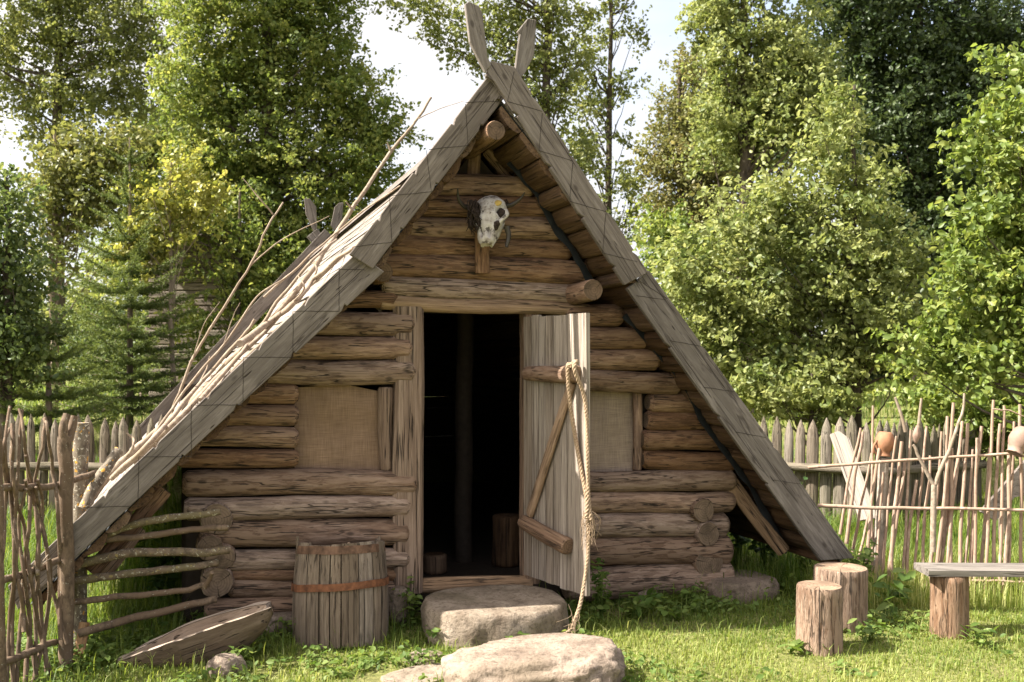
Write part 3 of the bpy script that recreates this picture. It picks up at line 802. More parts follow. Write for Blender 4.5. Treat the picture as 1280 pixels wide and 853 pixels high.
# interior
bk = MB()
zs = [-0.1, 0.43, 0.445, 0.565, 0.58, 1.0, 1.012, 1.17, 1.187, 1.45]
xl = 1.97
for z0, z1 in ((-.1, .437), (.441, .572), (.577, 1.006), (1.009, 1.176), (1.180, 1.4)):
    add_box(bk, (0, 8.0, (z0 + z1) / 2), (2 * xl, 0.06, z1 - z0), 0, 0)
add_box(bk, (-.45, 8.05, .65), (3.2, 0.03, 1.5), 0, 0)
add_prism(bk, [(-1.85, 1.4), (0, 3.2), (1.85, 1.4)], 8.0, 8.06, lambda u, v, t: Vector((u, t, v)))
bk.obj('rear_wall', M_SHADEW, HUT)
mb = MB(); add_box(mb, (0, 4.0, 0.03), (3.8, 7.9, 0.1), 0, 0); mb.obj('floor', M_SHADEW, HUT)
a = P(580, 716, 1.25); log('roof_post', Vector((a.x, 1.25, 0.05)), Vector((a.x + .0, 1.25, 2.9)), 0.075, 0.07, [M_SHADEW, M_SHADEW], HUT, rough=.05)  # post coloured near-black to stand in for the dim interior

# ------------------------------------------------------------------ door
HP = P(657, 560, -0.09)
dt0, dt1 = P(658, 397, -.09).z, P(656, 717, -.09).z
fr = at(737, 560, 6.42)
dv = Vector((fr.x - HP.x, fr.y - HP.y, 0)); DW = dv.length; dv.normalize()
dnrm = Vector((dv.y, -dv.x, 0))                   # towards the camera side
if dnrm.x > 0: dnrm = -dnrm
def DP(u, v, n=0.0):
    """point on the door: u along the leaf in metres, v height (z), n out from the visible face"""
    return Vector((HP.x, HP.y, v)) + dv * u + dnrm * n
dM = Matrix((Vector((0, 0, 1)), dv, Vector((0, 0, 1)).cross(dv))).transposed().to_4x4()
dM.translation = Vector((HP.x, HP.y, dt1))
if (dM.to_3x3() @ Vector((0, 0, 1))).dot(dnrm) < 0:
    pass
zsg = 1 if (dM.to_3x3() @ Vector((0, 0, 1))).dot(dnrm) > 0 else -1
DH = dt0 - dt1
pk = MB()
us = [0.0, 0.13, 0.225, 0.33, 0.44, 0.535, 0.63, 1.0]
us = [0.0, 0.14, 0.25, 0.37, 0.49, 0.60, 0.71, 1.0]
for i in range(len(us) - 1):
    u0, u1 = us[i] * DW, us[i + 1] * DW
    n = 16; sd = random.uniform(0, 99); rows = []
    h0 = -0.01 * random.random(); h1 = DH + random.uniform(-0.008, 0.012)
    zoff = random.uniform(-.004, .006) * zsg
    for j in range(n + 1):
        x = h0 + (h1 - h0) * j / n
        e0 = 0.004 + 0.004 * n3(x * 3, sd, 0); e1 = 0.004 + 0.004 * n3(x * 3, sd, 6)
        th = 0.017
        rows.append([(x, u0 + e0, -th + zoff), (x, u1 - e1, -th + zoff), (x, u1 - e1, th * .7 + zoff), (x, u1 - e1 - .008, th + zoff), (x, u0 + e0 + .008, th + zoff), (x, u0 + e0, th * .7 + zoff)])
    m = 6; V = [p for r_ in rows for p in r_]
    Fs = [(a_ * m + k, a_ * m + (k + 1) % m, (a_ + 1) * m + (k + 1) % m, (a_ + 1) * m + k) for a_ in range(n) for k in range(m)]
    Fs += [tuple(reversed(range(m))), tuple(n * m + k for k in range(m))]
    pk.add(V, Fs, 0, False, random.random())
DOOR = pk.obj('door', M_DOOR, HUT, dM)
def door_uv(px, py, n=0.0):
    """(u, z) where the photo pixel meets the door plane"""
    A, Bv = at(px, py, 1.0), Vector((CX, CY, CZ))
    r = (A - Bv); o = Bv - Vector((HP.x, HP.y, 0)) - dnrm * n
    t = -(o.dot(dnrm)) / r.dot(dnrm)
    q = Bv + r * t
    return (q - Vector((HP.x, HP.y, 0))).dot(dv), q.z
def on_door(px, py, n):
    u, z = door_uv(px, py, n); return DP(u, z, n)
log('crossbar', on_door(658, 468, .045), on_door(722, 466, .05), 0.05, 0.062, [M_LOGW, M_STEND], DOOR, rough=.09, ring=14)
log('crossbar', on_door(654, 652, .045), on_door(712, 683, .05), 0.05, 0.058, [M_POST, M_END], DOOR, rough=.09, ring=14)
mb = MB(); a, b = on_door(662, 644, .035), on_door(716, 478, .035)
add_log(mb, (b - a).length, .043, .04, rough=.05, flat=1.0, ring=10)
for i, v in enumerate(mb.v): mb.v[i] = (v[0], v[1] * .5, v[2]) 
Mb = frame(a, b, dnrm); mb.v = [(x, z, y) for x, y, z in mb.v]; mb.f = [f[::-1] for f in mb.f]
mb.obj('brace', [M_BEAM, M_END], DOOR, Mb)

# ------------------------------------------------------------------ rope on the door
def rope(pts, r, mb, n=14):
    cur = catmull(pts, n)
    # resample, twist three strands
    out = [cur[0]]
    for p in cur[1:]:
        if (p - out[-1]).length > 0.006: out.append(p)
    pitch = 0.075
    for k in range(3):
        s = 0; q = []
        up = Vector((0.3, 0.5, 0.8))
        for i, p in enumerate(out):
            t = (out[min(i + 1, len(out) - 1)] - out[max(i - 1, 0)]).normalized()
            y = up.cross(t).normalized(); z = t.cross(y); up = z
            if i: s += (p - out[i - 1]).length
            a = 2 * math.pi * (s / pitch + k / 3)
            q.append(p + (y * math.cos(a) + z * math.sin(a)) * r * .55)
        add_tube(mb, q, r * .58, r * .58, 6, 1, .05, spl=False)
RP = MB()
k = 0.115
rope([on_door(717, 462, .05), on_door(710, 458, .115), on_door(712, 500, .09), on_door(718, 540, .06), on_door(726, 585, .04), on_door(734, 628, .04), on_door(733, 648, .05)], .0145, RP)
e1 = on_door(722, 462, .05) + dv * .05
rope([on_door(712, 458, .118), on_door(721, 452, .07), e1 + dnrm * .06, on_door(730, 500, .03) + dv * .01, on_door(732, 560, .03) + dv * .02, on_door(733, 620, .03) + dv * .02, on_door(736, 650, .03) + dv * .02], .0145, RP)
bb = on_door(735, 650, .03)
gq = at(727, 748, depth(bb) - .05); g2 = at(716, 784, depth(bb) - .12); g3 = at(680, 795, depth(bb) - .16); g4 = at(640, 799, depth(bb) - .16); g5 = at(600, 800, depth(bb) - .14)
rope([bb, at(735, 690, depth(bb)), gq, g2], .013, RP)
rope([g2 + Vector((.01, 0, 0)), at(706, 792, depth(bb) - .14), g3, g4, g5], .010, RP)
for i in range(46):          # frayed tassel where the rope is whipped, and its loose end
    a = bb + Vector((random.uniform(-.03, .04), random.uniform(-.03, .03), random.uniform(-.02, .06)))
    add_tube(RP, [a, a + Vector((random.uniform(-.03, .05), random.uniform(-.03, .03), -.05)), a + Vector((random.uniform(-.04, .05), random.uniform(-.04, .03), random.uniform(-.2, -.1)))], .002, .001, 4, 3, 0, cap=False)
for i in range(14):
    a = g2 + Vector((random.uniform(-.03, .03), random.uniform(-.02, .02), random.uniform(.0, .14)))
    add_tube(RP, [a, a + Vector((random.uniform(-.06, .02), random.uniform(-.03, .01), -.07)), a + Vector((random.uniform(-.12, -.02), random.uniform(-.04, .02), -.10))], .0022, .0012, 4, 3, 0, cap=False)
tag(RP.obj('rope', M_ROPE), 'twisted hemp rope looped over the door crossbar and trailing onto the ground', 'rope')

# ------------------------------------------------------------------ skull
def skull():
    c = P(612, 262, -.34)
    root = thing('animal_skull', 'white horned cattle skull hung high on the log gable', 'skull', c)
    top = P(614, 254, -.31); nose = P(607, 306, -.44)
    axis = (nose - top); L = axis.length
    x = axis.normalized()
    facing = Vector((-.48, -.85, .12))
    yv = x.cross(facing).normalized()          # sideways
    zv = yv.cross(x).normalized()
    if zv.y > 0: zv, yv = -zv, -yv
    M = Matrix((x, yv, zv)).transposed().to_4x4(); M.translation = top
    sr = 1 if yv.x > 0 else -1
    s = L / 0.30
    prof = [(-.03, .05, .04), (0, .088, .06), (.03, .10, .072), (.07, .104, .078), (.10, .108, .078), (.13, .094, .074), (.17, .070, .066), (.21, .058, .056), (.25, .054, .048), (.28, .046, .036), (.30, .03, .02)]
    ring = 28; V = []
    prof2 = []
    for i in range(len(prof) - 1):
        for k in range(3):
            t = k / 3; a, b = prof[i], prof[i + 1]
            prof2.append(tuple(a[j] + (b[j] - a[j]) * t for j in range(3)))
    prof2.append(prof[-1])
    for (u, hw, hd) in prof2:
        for k in range(ring):
            a = 2 * math.pi * k / ring
            yy = math.cos(a) * hw; zz = math.sin(a) * hd
            for sg in (-1, 1):               # orbits
                dd = math.hypot((u - .095) / .04, (yy - sg * .088) / .034)
                if zz > -.03 and dd < 1: zz -= .05 * (1 - dd * dd) ; yy -= sg * .03 * (1 - dd * dd)
                dd = math.hypot((u - .235) / .04, (yy - sg * .022) / .013)   # nasal openings
                if zz > 0 and dd < 1: zz -= .035 * (1 - dd * dd)
            q = 1 + .05 * n3(u * 30, yy * 40, zz * 40)
            V.append((u * s, yy * s * q, zz * s * q))
    m = len(prof2)
    Fc = [(i * ring + k, (i + 1) * ring + k, (i + 1) * ring + (k + 1) % ring, i * ring + (k + 1) % ring) for i in range(m - 1) for k in range(ring)]
    mb = MB(); mb.add(V, Fc, 0, True); mb.add(V[:ring], [tuple(range(ring))], 0); mb.add(V[-ring:], [tuple(reversed(range(ring)))], 0)
    mb.obj('cranium', M_BONE, root, M)
    for sg in (-1, 1):
        e = MB(); bm = bmesh.new(); bmesh.ops.create_uvsphere(bm, u_segments=16, v_segments=10, radius=1)
        [setattr(v, 'co', v.co * (1 + .35 * n3(v.co.x * 1.6 + sg, v.co.y * 1.6, v.co.z * 1.6))) for v in bm.verts]
        bmesh.ops.scale(bm, vec=(.036 * s, .028 * s, .026 * s), verts=bm.verts); bmesh.ops.translate(bm, vec=(.095 * s, sg * .078 * s, .022 * s), verts=bm.verts)
        me = bpy.data.meshes.new('eye_socket_shade'); bm.to_mesh(me); bm.free(); smooth(me)
        mesh_obj('eye_socket_shade', me, M_HIDE_SHADE, root, M)  # dark lump in the orbit stands in for shade of the hollow
        mb = MB()                                     # zygomatic arch bridging below the orbit
        add_tube(mb, [(.07 * s, sg * .10 * s, .02 * s), (.11 * s, sg * .115 * s, .03 * s), (.15 * s, sg * .085 * s, .035 * s), (.19 * s, sg * .055 * s, .03 * s)], .014 * s, .011 * s, 8, 5, .2)
        mb.obj('cheek_bone', M_BONE, root, M)
        mb = MB()
        add_tube(mb, [(.12 * s, sg * .075 * s, -.03 * s), (.2 * s, sg * .05 * s, -.05 * s), (.29 * s, sg * .026 * s, -.03 * s)], .02 * s, .012 * s, 8, 5, .25)
        mb.obj('jaw', M_BONE, root, M)
    # painted-looking yellow stain beside the right orbit
    for pts in (((592, 262), (580, 258), (573, 248), (572, 236)), ((630, 258), (640, 256), (650, 249), (656, 241))):
        mb = MB(); q = [P(px, py, -.29 - .03 * i) for i, (px, py) in enumerate(pts)]
        add_tube(mb, q, .021, .005, 10, 5, .06); mb.obj('horn', M_HORN, root)
    mb = MB()                                         # dried hide left on the poll
    for i in range(120):
        a = P(random.uniform(585, 599), random.uniform(250, 280), -.30 - random.uniform(0, .12))
        add_tube(mb, [a, a + Vector((random.uniform(-.02, .02), -.02, -.03)), a + Vector((random.uniform(-.03, .03), -.02, random.uniform(-.09, -.04)))], .007, .002, 4, 2, 0, cap=False)
    for i in range(40):
        a = P(random.uniform(598, 636), random.uniform(249, 256), -.25 - random.uniform(0, .05))
        add_tube(mb, [a, a + Vector((random.uniform(-.02, .02), -.015, -.015)), a + Vector((random.uniform(-.03, .03), -.02, random.uniform(-.04, -.02)))], .007, .002, 4, 2, 0, cap=False)
    mb.obj('dried_hide', M_HIDE_SHADE, root)
    bm = bmesh.new(); bmesh.ops.create_uvsphere(bm, u_segments=14, v_segments=8, radius=1)
    for v in bm.verts: v.co *= 1 + .5 * n3(v.co.x * 1.7, v.co.y * 1.7, v.co.z * 1.7 + 5)
    bmesh.ops.scale(bm, vec=(.036 * s, .026 * s, .02 * s), verts=bm.verts); bmesh.ops.translate(bm, vec=(.178 * s, sr * .052 * s, .030 * s), verts=bm.verts)
    me = bpy.data.meshes.new('nasal_cavity_shade'); bm.to_mesh(me); bm.free(); smooth(me)
    mesh_obj('nasal_cavity_shade', me, M_HIDE_SHADE, root, M)  # dark lump whose colour stands in for shade in the opening
    mb = MB(); q = [P(px, py, -.42) for px, py in ((633, 283), (636, 295), (633, 309))]
    add_tube(mb, q, .022, .012, 8, 5, .2); mb.obj('ear_flap', M_HORN, root)
    mb = MB(); bm = bmesh.new(); bmesh.ops.create_uvsphere(bm, u_segments=12, v_segments=8, radius=1)
    bmesh.ops.scale(bm, vec=(.020 * s, .026 * s, .008 * s), verts=bm.verts); bmesh.ops.translate(bm, vec=(.045 * s, sr * .058 * s, .062 * s), verts=bm.verts)
    me = bpy.data.meshes.new('yellow_stain'); bm.to_mesh(me); bm.free(); smooth(me)
    mesh_obj('yellow_stain', me, plain('ochre_stain', (0.38, 0.26, 0.07)), root, M)
skull()

# ------------------------------------------------------------------ stones
def rock(name, label, c, dims, mat, seed, amp=0.12, flat_top=None, rotz=0, sub=5, cat='stone', group=None, e=.75, tilt=0.0):
    bm = bmesh.new(); bmesh.ops.create_icosphere(bm, subdivisions=sub, radius=1)
    for v in bm.verts:
        n = v.co.normalized()
        q = Vector([math.copysign(abs(a) ** e, a) for a in n]); q = q * (1 / max(1e-6, (abs(q.x) ** 3 + abs(q.y) ** 3 + abs(q.z) ** 3) ** (1 / 3)))
        f = 1 + amp * (n3(n.x * 1.4 + seed, n.y * 1.4, n.z * 1.4) + .5 * n3(n.x * 3.5, n.y * 3.5 + seed, n.z * 3.5) + .28 * n3(n.x * 9, n.y * 9 + seed, n.z * 9) + .12 * n3(n.x * 22, n.y * 22 + seed, n.z * 22))
        f -= amp * .5 * max(0, noise.fractal(n * 5 + Vector((seed, 0, 0)), 1, 2, 3) - .25) * (1 if n.z < .6 else .2)
        q = q * f
        if flat_top is not None and q.z > flat_top: q.z = flat_top + (q.z - flat_top) * .12
        v.co = Vector((q.x * dims[0] / 2, q.y * dims[1] / 2, q.z * dims[2] / 2))
    me = bpy.data.meshes.new(name); bm.to_mesh(me); bm.free(); smooth(me)
    o = mesh_obj(name, me, mat, None, Matrix.Translation(c) @ Matrix.Rotation(rotz, 4, 'Z') @ Matrix.Rotation(tilt, 4, 'Y'))
    return tag(o, label, cat, group)

c = G(675, 862); rock('boulder', 'big pale sunlit boulder on the lawn in front of the doorstep', (c.x + .02, c.y + .1, -.01), (1.0, .64, .48), M_ROCK, 3.3, .15, .82, -YAW, e=.66, tilt=R(-4))
def doorstep():
    n = 96; V = []; c = Vector((-.01, -.54, 0))
    lev = [(-.15, .98, .03), (-.02, 1.0, .05), (.06, 1.015, .05), (.13, 1.0, .045), (.175, .985, .03), (.198, .962, .012), (.206, .93, .004), (.209, .8, 0), (.211, .6, 0), (.212, .4, 0), (.212, .2, 0), (.212, .02, 0)]
    for z, k, rg in lev:
        for i in range(n):
            a = 2 * math.pi * i / n
            ca, sa = math.cos(a), math.sin(a)
            r = 1 / (abs(ca) ** 2.6 + abs(sa) ** 2.6) ** (1 / 2.6)
            r *= k * (1 + .05 * n3(ca * 1.3, sa * 1.3, 3) + .03 * n3(ca * 4, sa * 4, 8)) + rg * (n3(ca * 6, sa * 6, z * 9) + .6 * n3(ca * 15, sa * 15, z * 25))
            x, y = ca * r * .47, sa * r * .41
            V.append((x, y, z + .006 * n3(x * 5, y * 5, 2) + .003 * n3(x * 16, y * 16, 5) - .012 * (y < -.3) * (abs(y) - .3) * 4))
    Fs = [(j * n + i, j * n + (i + 1) % n, (j + 1) * n + (i + 1) % n, (j + 1) * n + i) for j in range(len(lev) - 1) for i in range(n)]
    mb = MB(); mb.add(V, Fs, 0, True); mb.add(V[-n:], [tuple(range(n))], 0, True)
    tag(mb.obj('doorstep', M_STEP, None, Matrix.Translation(c) @ Matrix.Rotation(-.06, 4, 'Z')), 'flat topped half round stone step below the open door', 'doorstep')
doorstep()
c = P(920, 745, -.2); rock('foundation_stone', 'flat brown stone slab under the right log corner', (c.x + .02, c.y + .0, .035), (.56, .5, .30), M_FOUND, 5.2, .07, .72, .1, e=.6)
c = G(283, 846); rock('foundation_stone', 'low grey stone propping up the wooden trough', (c.x, c.y + .05, .01), (.20, .18, .18), M_FOUND, 1.4, .12, None, .5)
c = P(345, 778, -.12); rock('foundation_stone', 'flat stone beneath the sill log left of the barrel', (c.x, c.y, .06), (.62, .3, .18), M_FOUND, 2.6, .12, .7, 0)
c = P(806, 758, -.14); rock('foundation_stone', 'small stone under the sill log right of the door', (c.x, c.y, .02), (.22, .2, .16), M_FOUND, 9.6, .15, None, .3)
c = P(497, 745, -.16); rock('foundation_stone', 'grey stone wedged between barrel and door post', (c.x, c.y, .12), (.20, .2, .24), M_FOUND, 12.6, .12, None, .3)
c = G(525, 846); rock('paving_stone', 'flat worn paving stone in the bare patch left of the boulder', (c.x, c.y, -.020), (.46, .32, .06), M_STEP, 4.6, .1, .6, .4)
c = G(600, 816); rock('paving_stone', 'small flat stone between doorstep and boulder', (c.x - .35, c.y, -.012), (.26, .2, .06), M_STEP, 14.6, .1, .6, .9)

# ------------------------------------------------------------------ barrel
def barrel():
    b = G(432, 808); c = Vector((b.x + .0, b.y + .22, 0))
    d = depth(c)
    H = (808 - 688) * (d - .22) / F
    root = thing('wooden_barrel', 'weathered stave barrel with two rusty hoops standing by the log wall', 'barrel', (c.x, c.y, gz(c.x, c.y)))
    M = Matrix.Translation(c) @ Matrix.Rotation(-.13, 4, 'X') @ Matrix.Rotation(.02, 4, 'Y')
    r_top, r_bot = 54.5 * d / F, 58.5 * d / F
    mb = MB(); ns = 19
    a0 = 0.3
    ang = [a0]
    while ang[-1] < a0 + 2 * math.pi - .2: ang.append(ang[-1] + random.uniform(.22, .42))
    ang.append(a0 + 2 * math.pi)
    for i in range(len(ang) - 1):
        x0, x1 = ang[i] + .012, ang[i + 1] - .012
        h = H + random.uniform(-.015, .012); n = 6; zo = random.uniform(-.004, .004)
        rows = []
        for j in range(n + 1):
            z = -.03 + (h + .03) * j / n
            rr = r_bot + (r_top - r_bot) * j / n + .012 * math.sin(math.pi * j / n) + zo
            row = []
            for k in range(4):
                a = x0 + (x1 - x0) * k / 3; row.append((z, math.cos(a) * rr, math.sin(a) * rr))
            for k in (3, 2, 1, 0):
                a = x0 + (x1 - x0) * k / 3; row.append((z, math.cos(a) * (rr - .022), math.sin(a) * (rr - .022)))
            rows.append(row)
        m = 8; V = [p for r_ in rows for p in r_]
        Fs = [(a_ * m + k, a_ * m + (k + 1) % m, (a_ + 1) * m + (k + 1) % m, (a_ + 1) * m + k) for a_ in range(n) for k in range(m)] + [tuple(reversed(range(m))), tuple(n * m + k for k in range(m))]
        mb.add(V, Fs, 0, False, random.random())
    MX = Matrix(((0, 0, 1, 0), (0, 1, 0, 0), (-1, 0, 0, 0), (0, 0, 0, 1)))
    # local X is up for the grain
    ML = Matrix(((0, 1, 0, 0), (0, 0, 1, 0), (1, 0, 0, 0), (0, 0, 0, 1)))
    mb.obj('staves', M_BARREL, root, M @ ML)
    def hoop(z, hgt, tilt, slack):
        mb = MB(); n = 48; V = []
        for i in range(n + 1):
            a = 2 * math.pi * i / n
            zz = z + tilt * math.cos(a) + .006 * n3(math.cos(a) * 2, math.sin(a) * 2, z * 9)
            t = zz / H
            for (dz, dr) in ((0, .004), (0, .009), (hgt, .008), (hgt, .004)):
                rr = r_bot + (r_top - r_bot) * (zz + dz) / H + .012 * math.sin(math.pi * min(1, (zz + dz) / H)) + dr + slack
                V.append((math.cos(a) * rr, math.sin(a) * rr, zz + dz))
        Fs = [(i * 4 + k, (i + 1) * 4 + k, (i + 1) * 4 + (k + 1) % 4, i * 4 + (k + 1) % 4) for i in range(n) for k in range(4)]
        mb.add(V, Fs, 0, False); mb.obj('hoop', M_RUST if tilt else M_RUSTD, root, M)
    hoop(H - .058, .05, 0, -.006); hoop(H * .53, .045, .012, .003)
    mb = MB(); bm = bmesh.new(); bmesh.ops.create_circle(bm, cap_ends=True, segments=40, radius=r_top - .02)
    me = bpy.data.meshes.new('lid'); bm.to_mesh(me); bm.free()
    mesh_obj('lid', me, M_BARREL, root, M @ Matrix.Translation((0, 0, H - .05)))
    for px in (372, 474):
        mb = MB(); p = P(px, 690, c.y + .04); q = P(px, 671, c.y + .04)
        add_tube(mb, [p - Vector((0, 0, .06)), p, q], .011, .010, 8, 3, .05); mb.obj('handle_peg', M_BARREL, root)
    mb = MB(); p = P(436, 690, c.y - .02); add_tube(mb, [p, P(437, 682, c.y - .02), P(435, 679, c.y - .02)], .008, .012, 8, 3, .2); mb.obj('lid_knob', M_ROPE, root)
barrel()

# ------------------------------------------------------------------ trough
def trough():
    a = at(146, 826, 5.75); b = at(340, 760, 5.95)
    L = (b - a).length
    root = thing('wooden_trough', 'hollowed wooden trough lying tilted in the grass by the left corner', 'trough', (a.x + .4, a.y, gz(a.x, a.y)))
    x = (b - a).normalized()
    up = Vector((0.0, -.06, 1)); y = up.cross(x).normalized(); z = x.cross(y)
    M = Matrix((x, y, z)).transposed().to_4x4(); M.translation = a
    n = 30; mring = 12; outer, inner = [], []
    for i in range(n + 1):
        t = i / n
        hw = .135 * min(1, (t / .45 + .06) ** .7) * (1 - .30 * max(0, t - .6) / .4)
        dp = .03 + .235 * math.sin(math.pi * min(.93, .04 + t * .80)) ** 1.15 * (1 - .35 * t ** 4)
        if t > .9: dp *= 1 - .5 * ((t - .9) / .1) ** 2; hw *= 1 - .35 * ((t - .9) / .1) ** 2
        sag = .03 * math.sin(math.pi * t) + .02 * t * t
        ro, ri = [], []
        for k in range(mring + 1):
            an = math.pi * k / mring
            yy = -math.cos(an) * hw; zz = -(math.sin(an) ** .7) * dp
            q = .008 * n3(t * 6, an * 2, 1)
            ro.append((t * L, yy + q, zz + sag + q))
            f = max(.05, 1 - .028 / hw)
            e = .5 + (t - .5) * .93
            ri.append((e * L, yy * f, zz * max(.1, 1 - .06 / dp) * .85 + sag + .0))
        outer.append(ro); inner.append(ri)
    mb = MB(); m = mring + 1
    V = [p for r_ in outer for p in r_]
    Fo = [(i * m + k, i * m + k + 1, (i + 1) * m + k + 1, (i + 1) * m + k) for i in range(n) for k in range(mring)]
    mb.add(V, Fo + [tuple(range(m)), tuple(n * m + k for k in reversed(range(m)))], 0, True)
    V2 = [p for r_ in inner for p in r_]
    mb.add(V2, [f[::-1] for f in Fo], 1, True)
    hull = mb.obj('hull', [M_TROUGH_SHADED, M_TROUGH_LIT], root, M)
    rm = MB()
    lo = [outer[i][0] for i in range(n + 1)]; li = [inner[i][0] for i in range(n + 1)]
    ho = [outer[i][mring] for i in range(n + 1)]; hi = [inner[i][mring] for i in range(n + 1)]
    for o_, i_, fl in ((lo, li, 0), (ho, hi, 1)):
        V = [(p[0], p[1], p[2] + .003) for p in o_] + [(p[0], p[1], p[2] + .003) for p in i_]; k = n + 1
        rm.add(V, [((j, j + 1, k + j + 1, k + j) if fl else (j, k + j, k + j + 1, j + 1)) for j in range(n)], 0, True)
    rm.add(outer[n] + inner[n], [(k, k + 1, m + k + 1, m + k) for k in range(mring)], 0, True)
    rm.add(outer[0] + inner[0], [(k, m + k, m + k + 1, k + 1) for k in range(mring)], 0, True)
    rm.obj('rim', M_TROUGH_LIT, root, M)
trough()

# ------------------------------------------------------------------ stumps and bench
def stump(name, label, px, top_y, base_y, wpx, top_tilt=0.0):
    g = G(px, base_y); d = depth(g)
    r = wpx / 2 * d / F
    c = g + Vector((S_, C_, 0)) * r * .8
    H = (base_y - top_y) * d / F - .02
    root = thing(name, label, 'stump', (c.x, c.y, gz(c.x, c.y)))
    mb = MB(); add_log(mb, H + .06, r * 1.03, r, rough=.045, bend=.005, end0=1, end1=.97, cut=.008, ring=36, slope1=top_tilt)
    M = frame((c.x, c.y, g.z - .06), (c.x + .004, c.y, g.z + H), (1, .2, 0))
    body = MB(); body.v = mb.v; idx = [i for i, m_ in enumerate(mb.m) if m_ == 0]
    nb_ = 1 + max(j for i in idx for j in mb.f[i]); body.v = mb.v[:nb_]; body.r = mb.r[:nb_]
    body.f = [mb.f[i] for i in idx]; body.m = [0] * len(idx); body.sm = [True] * len(idx)
    body.obj('bark_body', M_STUMP, root, M)
    cap = MB(); cap.v = mb.v; cap.r = mb.r; idx = [i for i, m_ in enumerate(mb.m) if m_ == 1 and mb.v[mb.f[i][2]][0] > .05]
    cap.f = [mb.f[i] for i in idx]; cap.m = [0] * len(idx); cap.sm = [False] * len(idx)
    used = sorted({j for f in cap.f for j in f}); mp_ = {j: k for k, j in enumerate(used)}
    cap.v = [cap.v[j] for j in used]; cap.r = [cap.r[j] for j in used]; cap.f = [[mp_[j] for j in f] for f in cap.f]
    cap.obj('cut_top', M_STEND, root, M)
    ck = MB()
    a = math.atan2(-C_, -S_) - .35
    for (da, rr, z1) in ((0.05, r * 1.0, .95),):
        pts = [Vector((c.x + math.cos(a + da + .03 * n3(i, px, 0)) * rr * 1.002, c.y + math.sin(a + da + .03 * n3(i, px, 0)) * rr * 1.002, g.z + H * i / 8)) for i in range(0, 9)]
        add_tube(ck, pts, .0022, .0032, 6, 2, .3)
        add_tube(ck, [pts[-1], Vector((c.x, c.y, g.z + H - .002))], .003, .0015, 6, 3, .3)
    ck.obj('crack', M_GROOVE, root)
stump('tree_stump', 'slim cracked log stump, the front one of the two sawn stumps', 1031, 733, 820, 56, .0)
stump('tree_stump', 'thick log stump standing behind the slim cracked stump', 1059, 711, 790, 66, .0)

def bench():
    g = G(1196, 800); d = depth(g)
    root = thing('bench', 'rough plank bench on a log leg in front of the stake fence', 'bench', (g.x, g.y, gz(g.x, g.y)))
    ax = Vector((C_, -S_, 0)); fw = Vector((S_, C_, 0))
    c = g + fw * .12
    r = 23.5 * d / F
    zt = CZ - (716 - HY) / F * depth(c)
    log('leg', (c.x, c.y, g.z - .05), (c.x - .01, c.y, zt), r * 1.02, r * .96, [M_STUMP, M_STEND], root, ring=28, rough=.04)
    c2 = c + ax * 1.35
    log('leg', (c2.x, c2.y, gz(c2.x, c2.y) - .05), (c2.x, c2.y, zt), r, r * .96, [M_STUMP, M_STEND], root, ring=28, rough=.04)
    a = c - ax * ((1196 - 1161) * d / F); b = c + ax * 1.65
    a.z = zt + .022; b.z = zt + .012
    M = frame(a, b); L = (b - a).length
    mb = MB(); n = 20; rows = []
    for i in range(n + 1):
        x = L * i / n; e = .008 * n3(x * 2, 3, 0); f = .006 * n3(x * 2, 8, 0)
        rows.append([(x, -.115 + e, -.022), (x, .115 + f, -.022), (x, .117 + f, .016), (x, .105 + f, .022), (x, -.105 + e, .022), (x, -.117 + e, .016)])
    m = 6; V = [p for r_ in rows for p in r_]
    Fs = [(i * m + k, (i + 1) * m + k, (i + 1) * m + (k + 1) % m, i * m + (k + 1) % m) for i in range(n) for k in range(m)] + [tuple(range(m)), tuple(n * m + k for k in reversed(range(m)))]
    mb.add(V, [f[::-1] for f in Fs], 0, False); mb.obj('seat', M_BENCH, root, M)
bench()

# interior chopping block and low block
def inner_block(label, px, y0, y1, wpx, Y):
    a = P(px, y1, Y); d = depth(a); r = wpx / 2 * d / F
    mb = MB(); H = (y1 - y0) * d / F; add_log(mb, H, r, r * .95, ring=20)
    o = mb.obj('chopping_block', [M_SLAB, M_SLAB], None, frame((a.x, a.y, .08), (a.x, a.y, .08 + H), (1, 0, 0)))
    tag(o, label, 'block')
inner_block('dark upright chopping block inside the hut doorway', 633, 655, 718, 38, 1.0)
inner_block('low dark block on the hut floor beside the left door post', 545, 698, 722, 30, .9)

# ------------------------------------------------------------------ dead branches on the left roof slope
LASTD = [6.5]
def roof_pt(px, py, h=0.03):
    """point where the pixel meets the left roof surface, lifted by h"""
    o = Vector((CX, CY, CZ)); r = at(px, py, 1.0) - o
    best = None
    for (p, q) in ((apex, pl_j), (pl_j, pl_e)):
        n = offs(p, q, 1.0); n3d = Vector((n.x, 0, n.y)); p3 = Vector((p[0], 0, p[1])) + n3d * (-0.03 - DROP + h)
        den = r.dot(n3d)
        if abs(den) < 1e-6: continue
        t = (p3 - o).dot(n3d) / den
        if t <= 0: continue
        z = (o + r * t)
        lo, hi = min(p[1], q[1]) - .3, max(p[1], q[1]) + .3
        if lo - .2 <= z.z <= hi + .2 and (best is None or t < best[0]): best = (t, z)
    if best is None or best[1].y > 3.2: return at(px, py, LASTD[0] + .08)
    if best[1].y < YB + .08 and h > -.02: return roof_pt(px, py, h - .01)
    LASTD[0] = depth(best[1])
    return best[1]

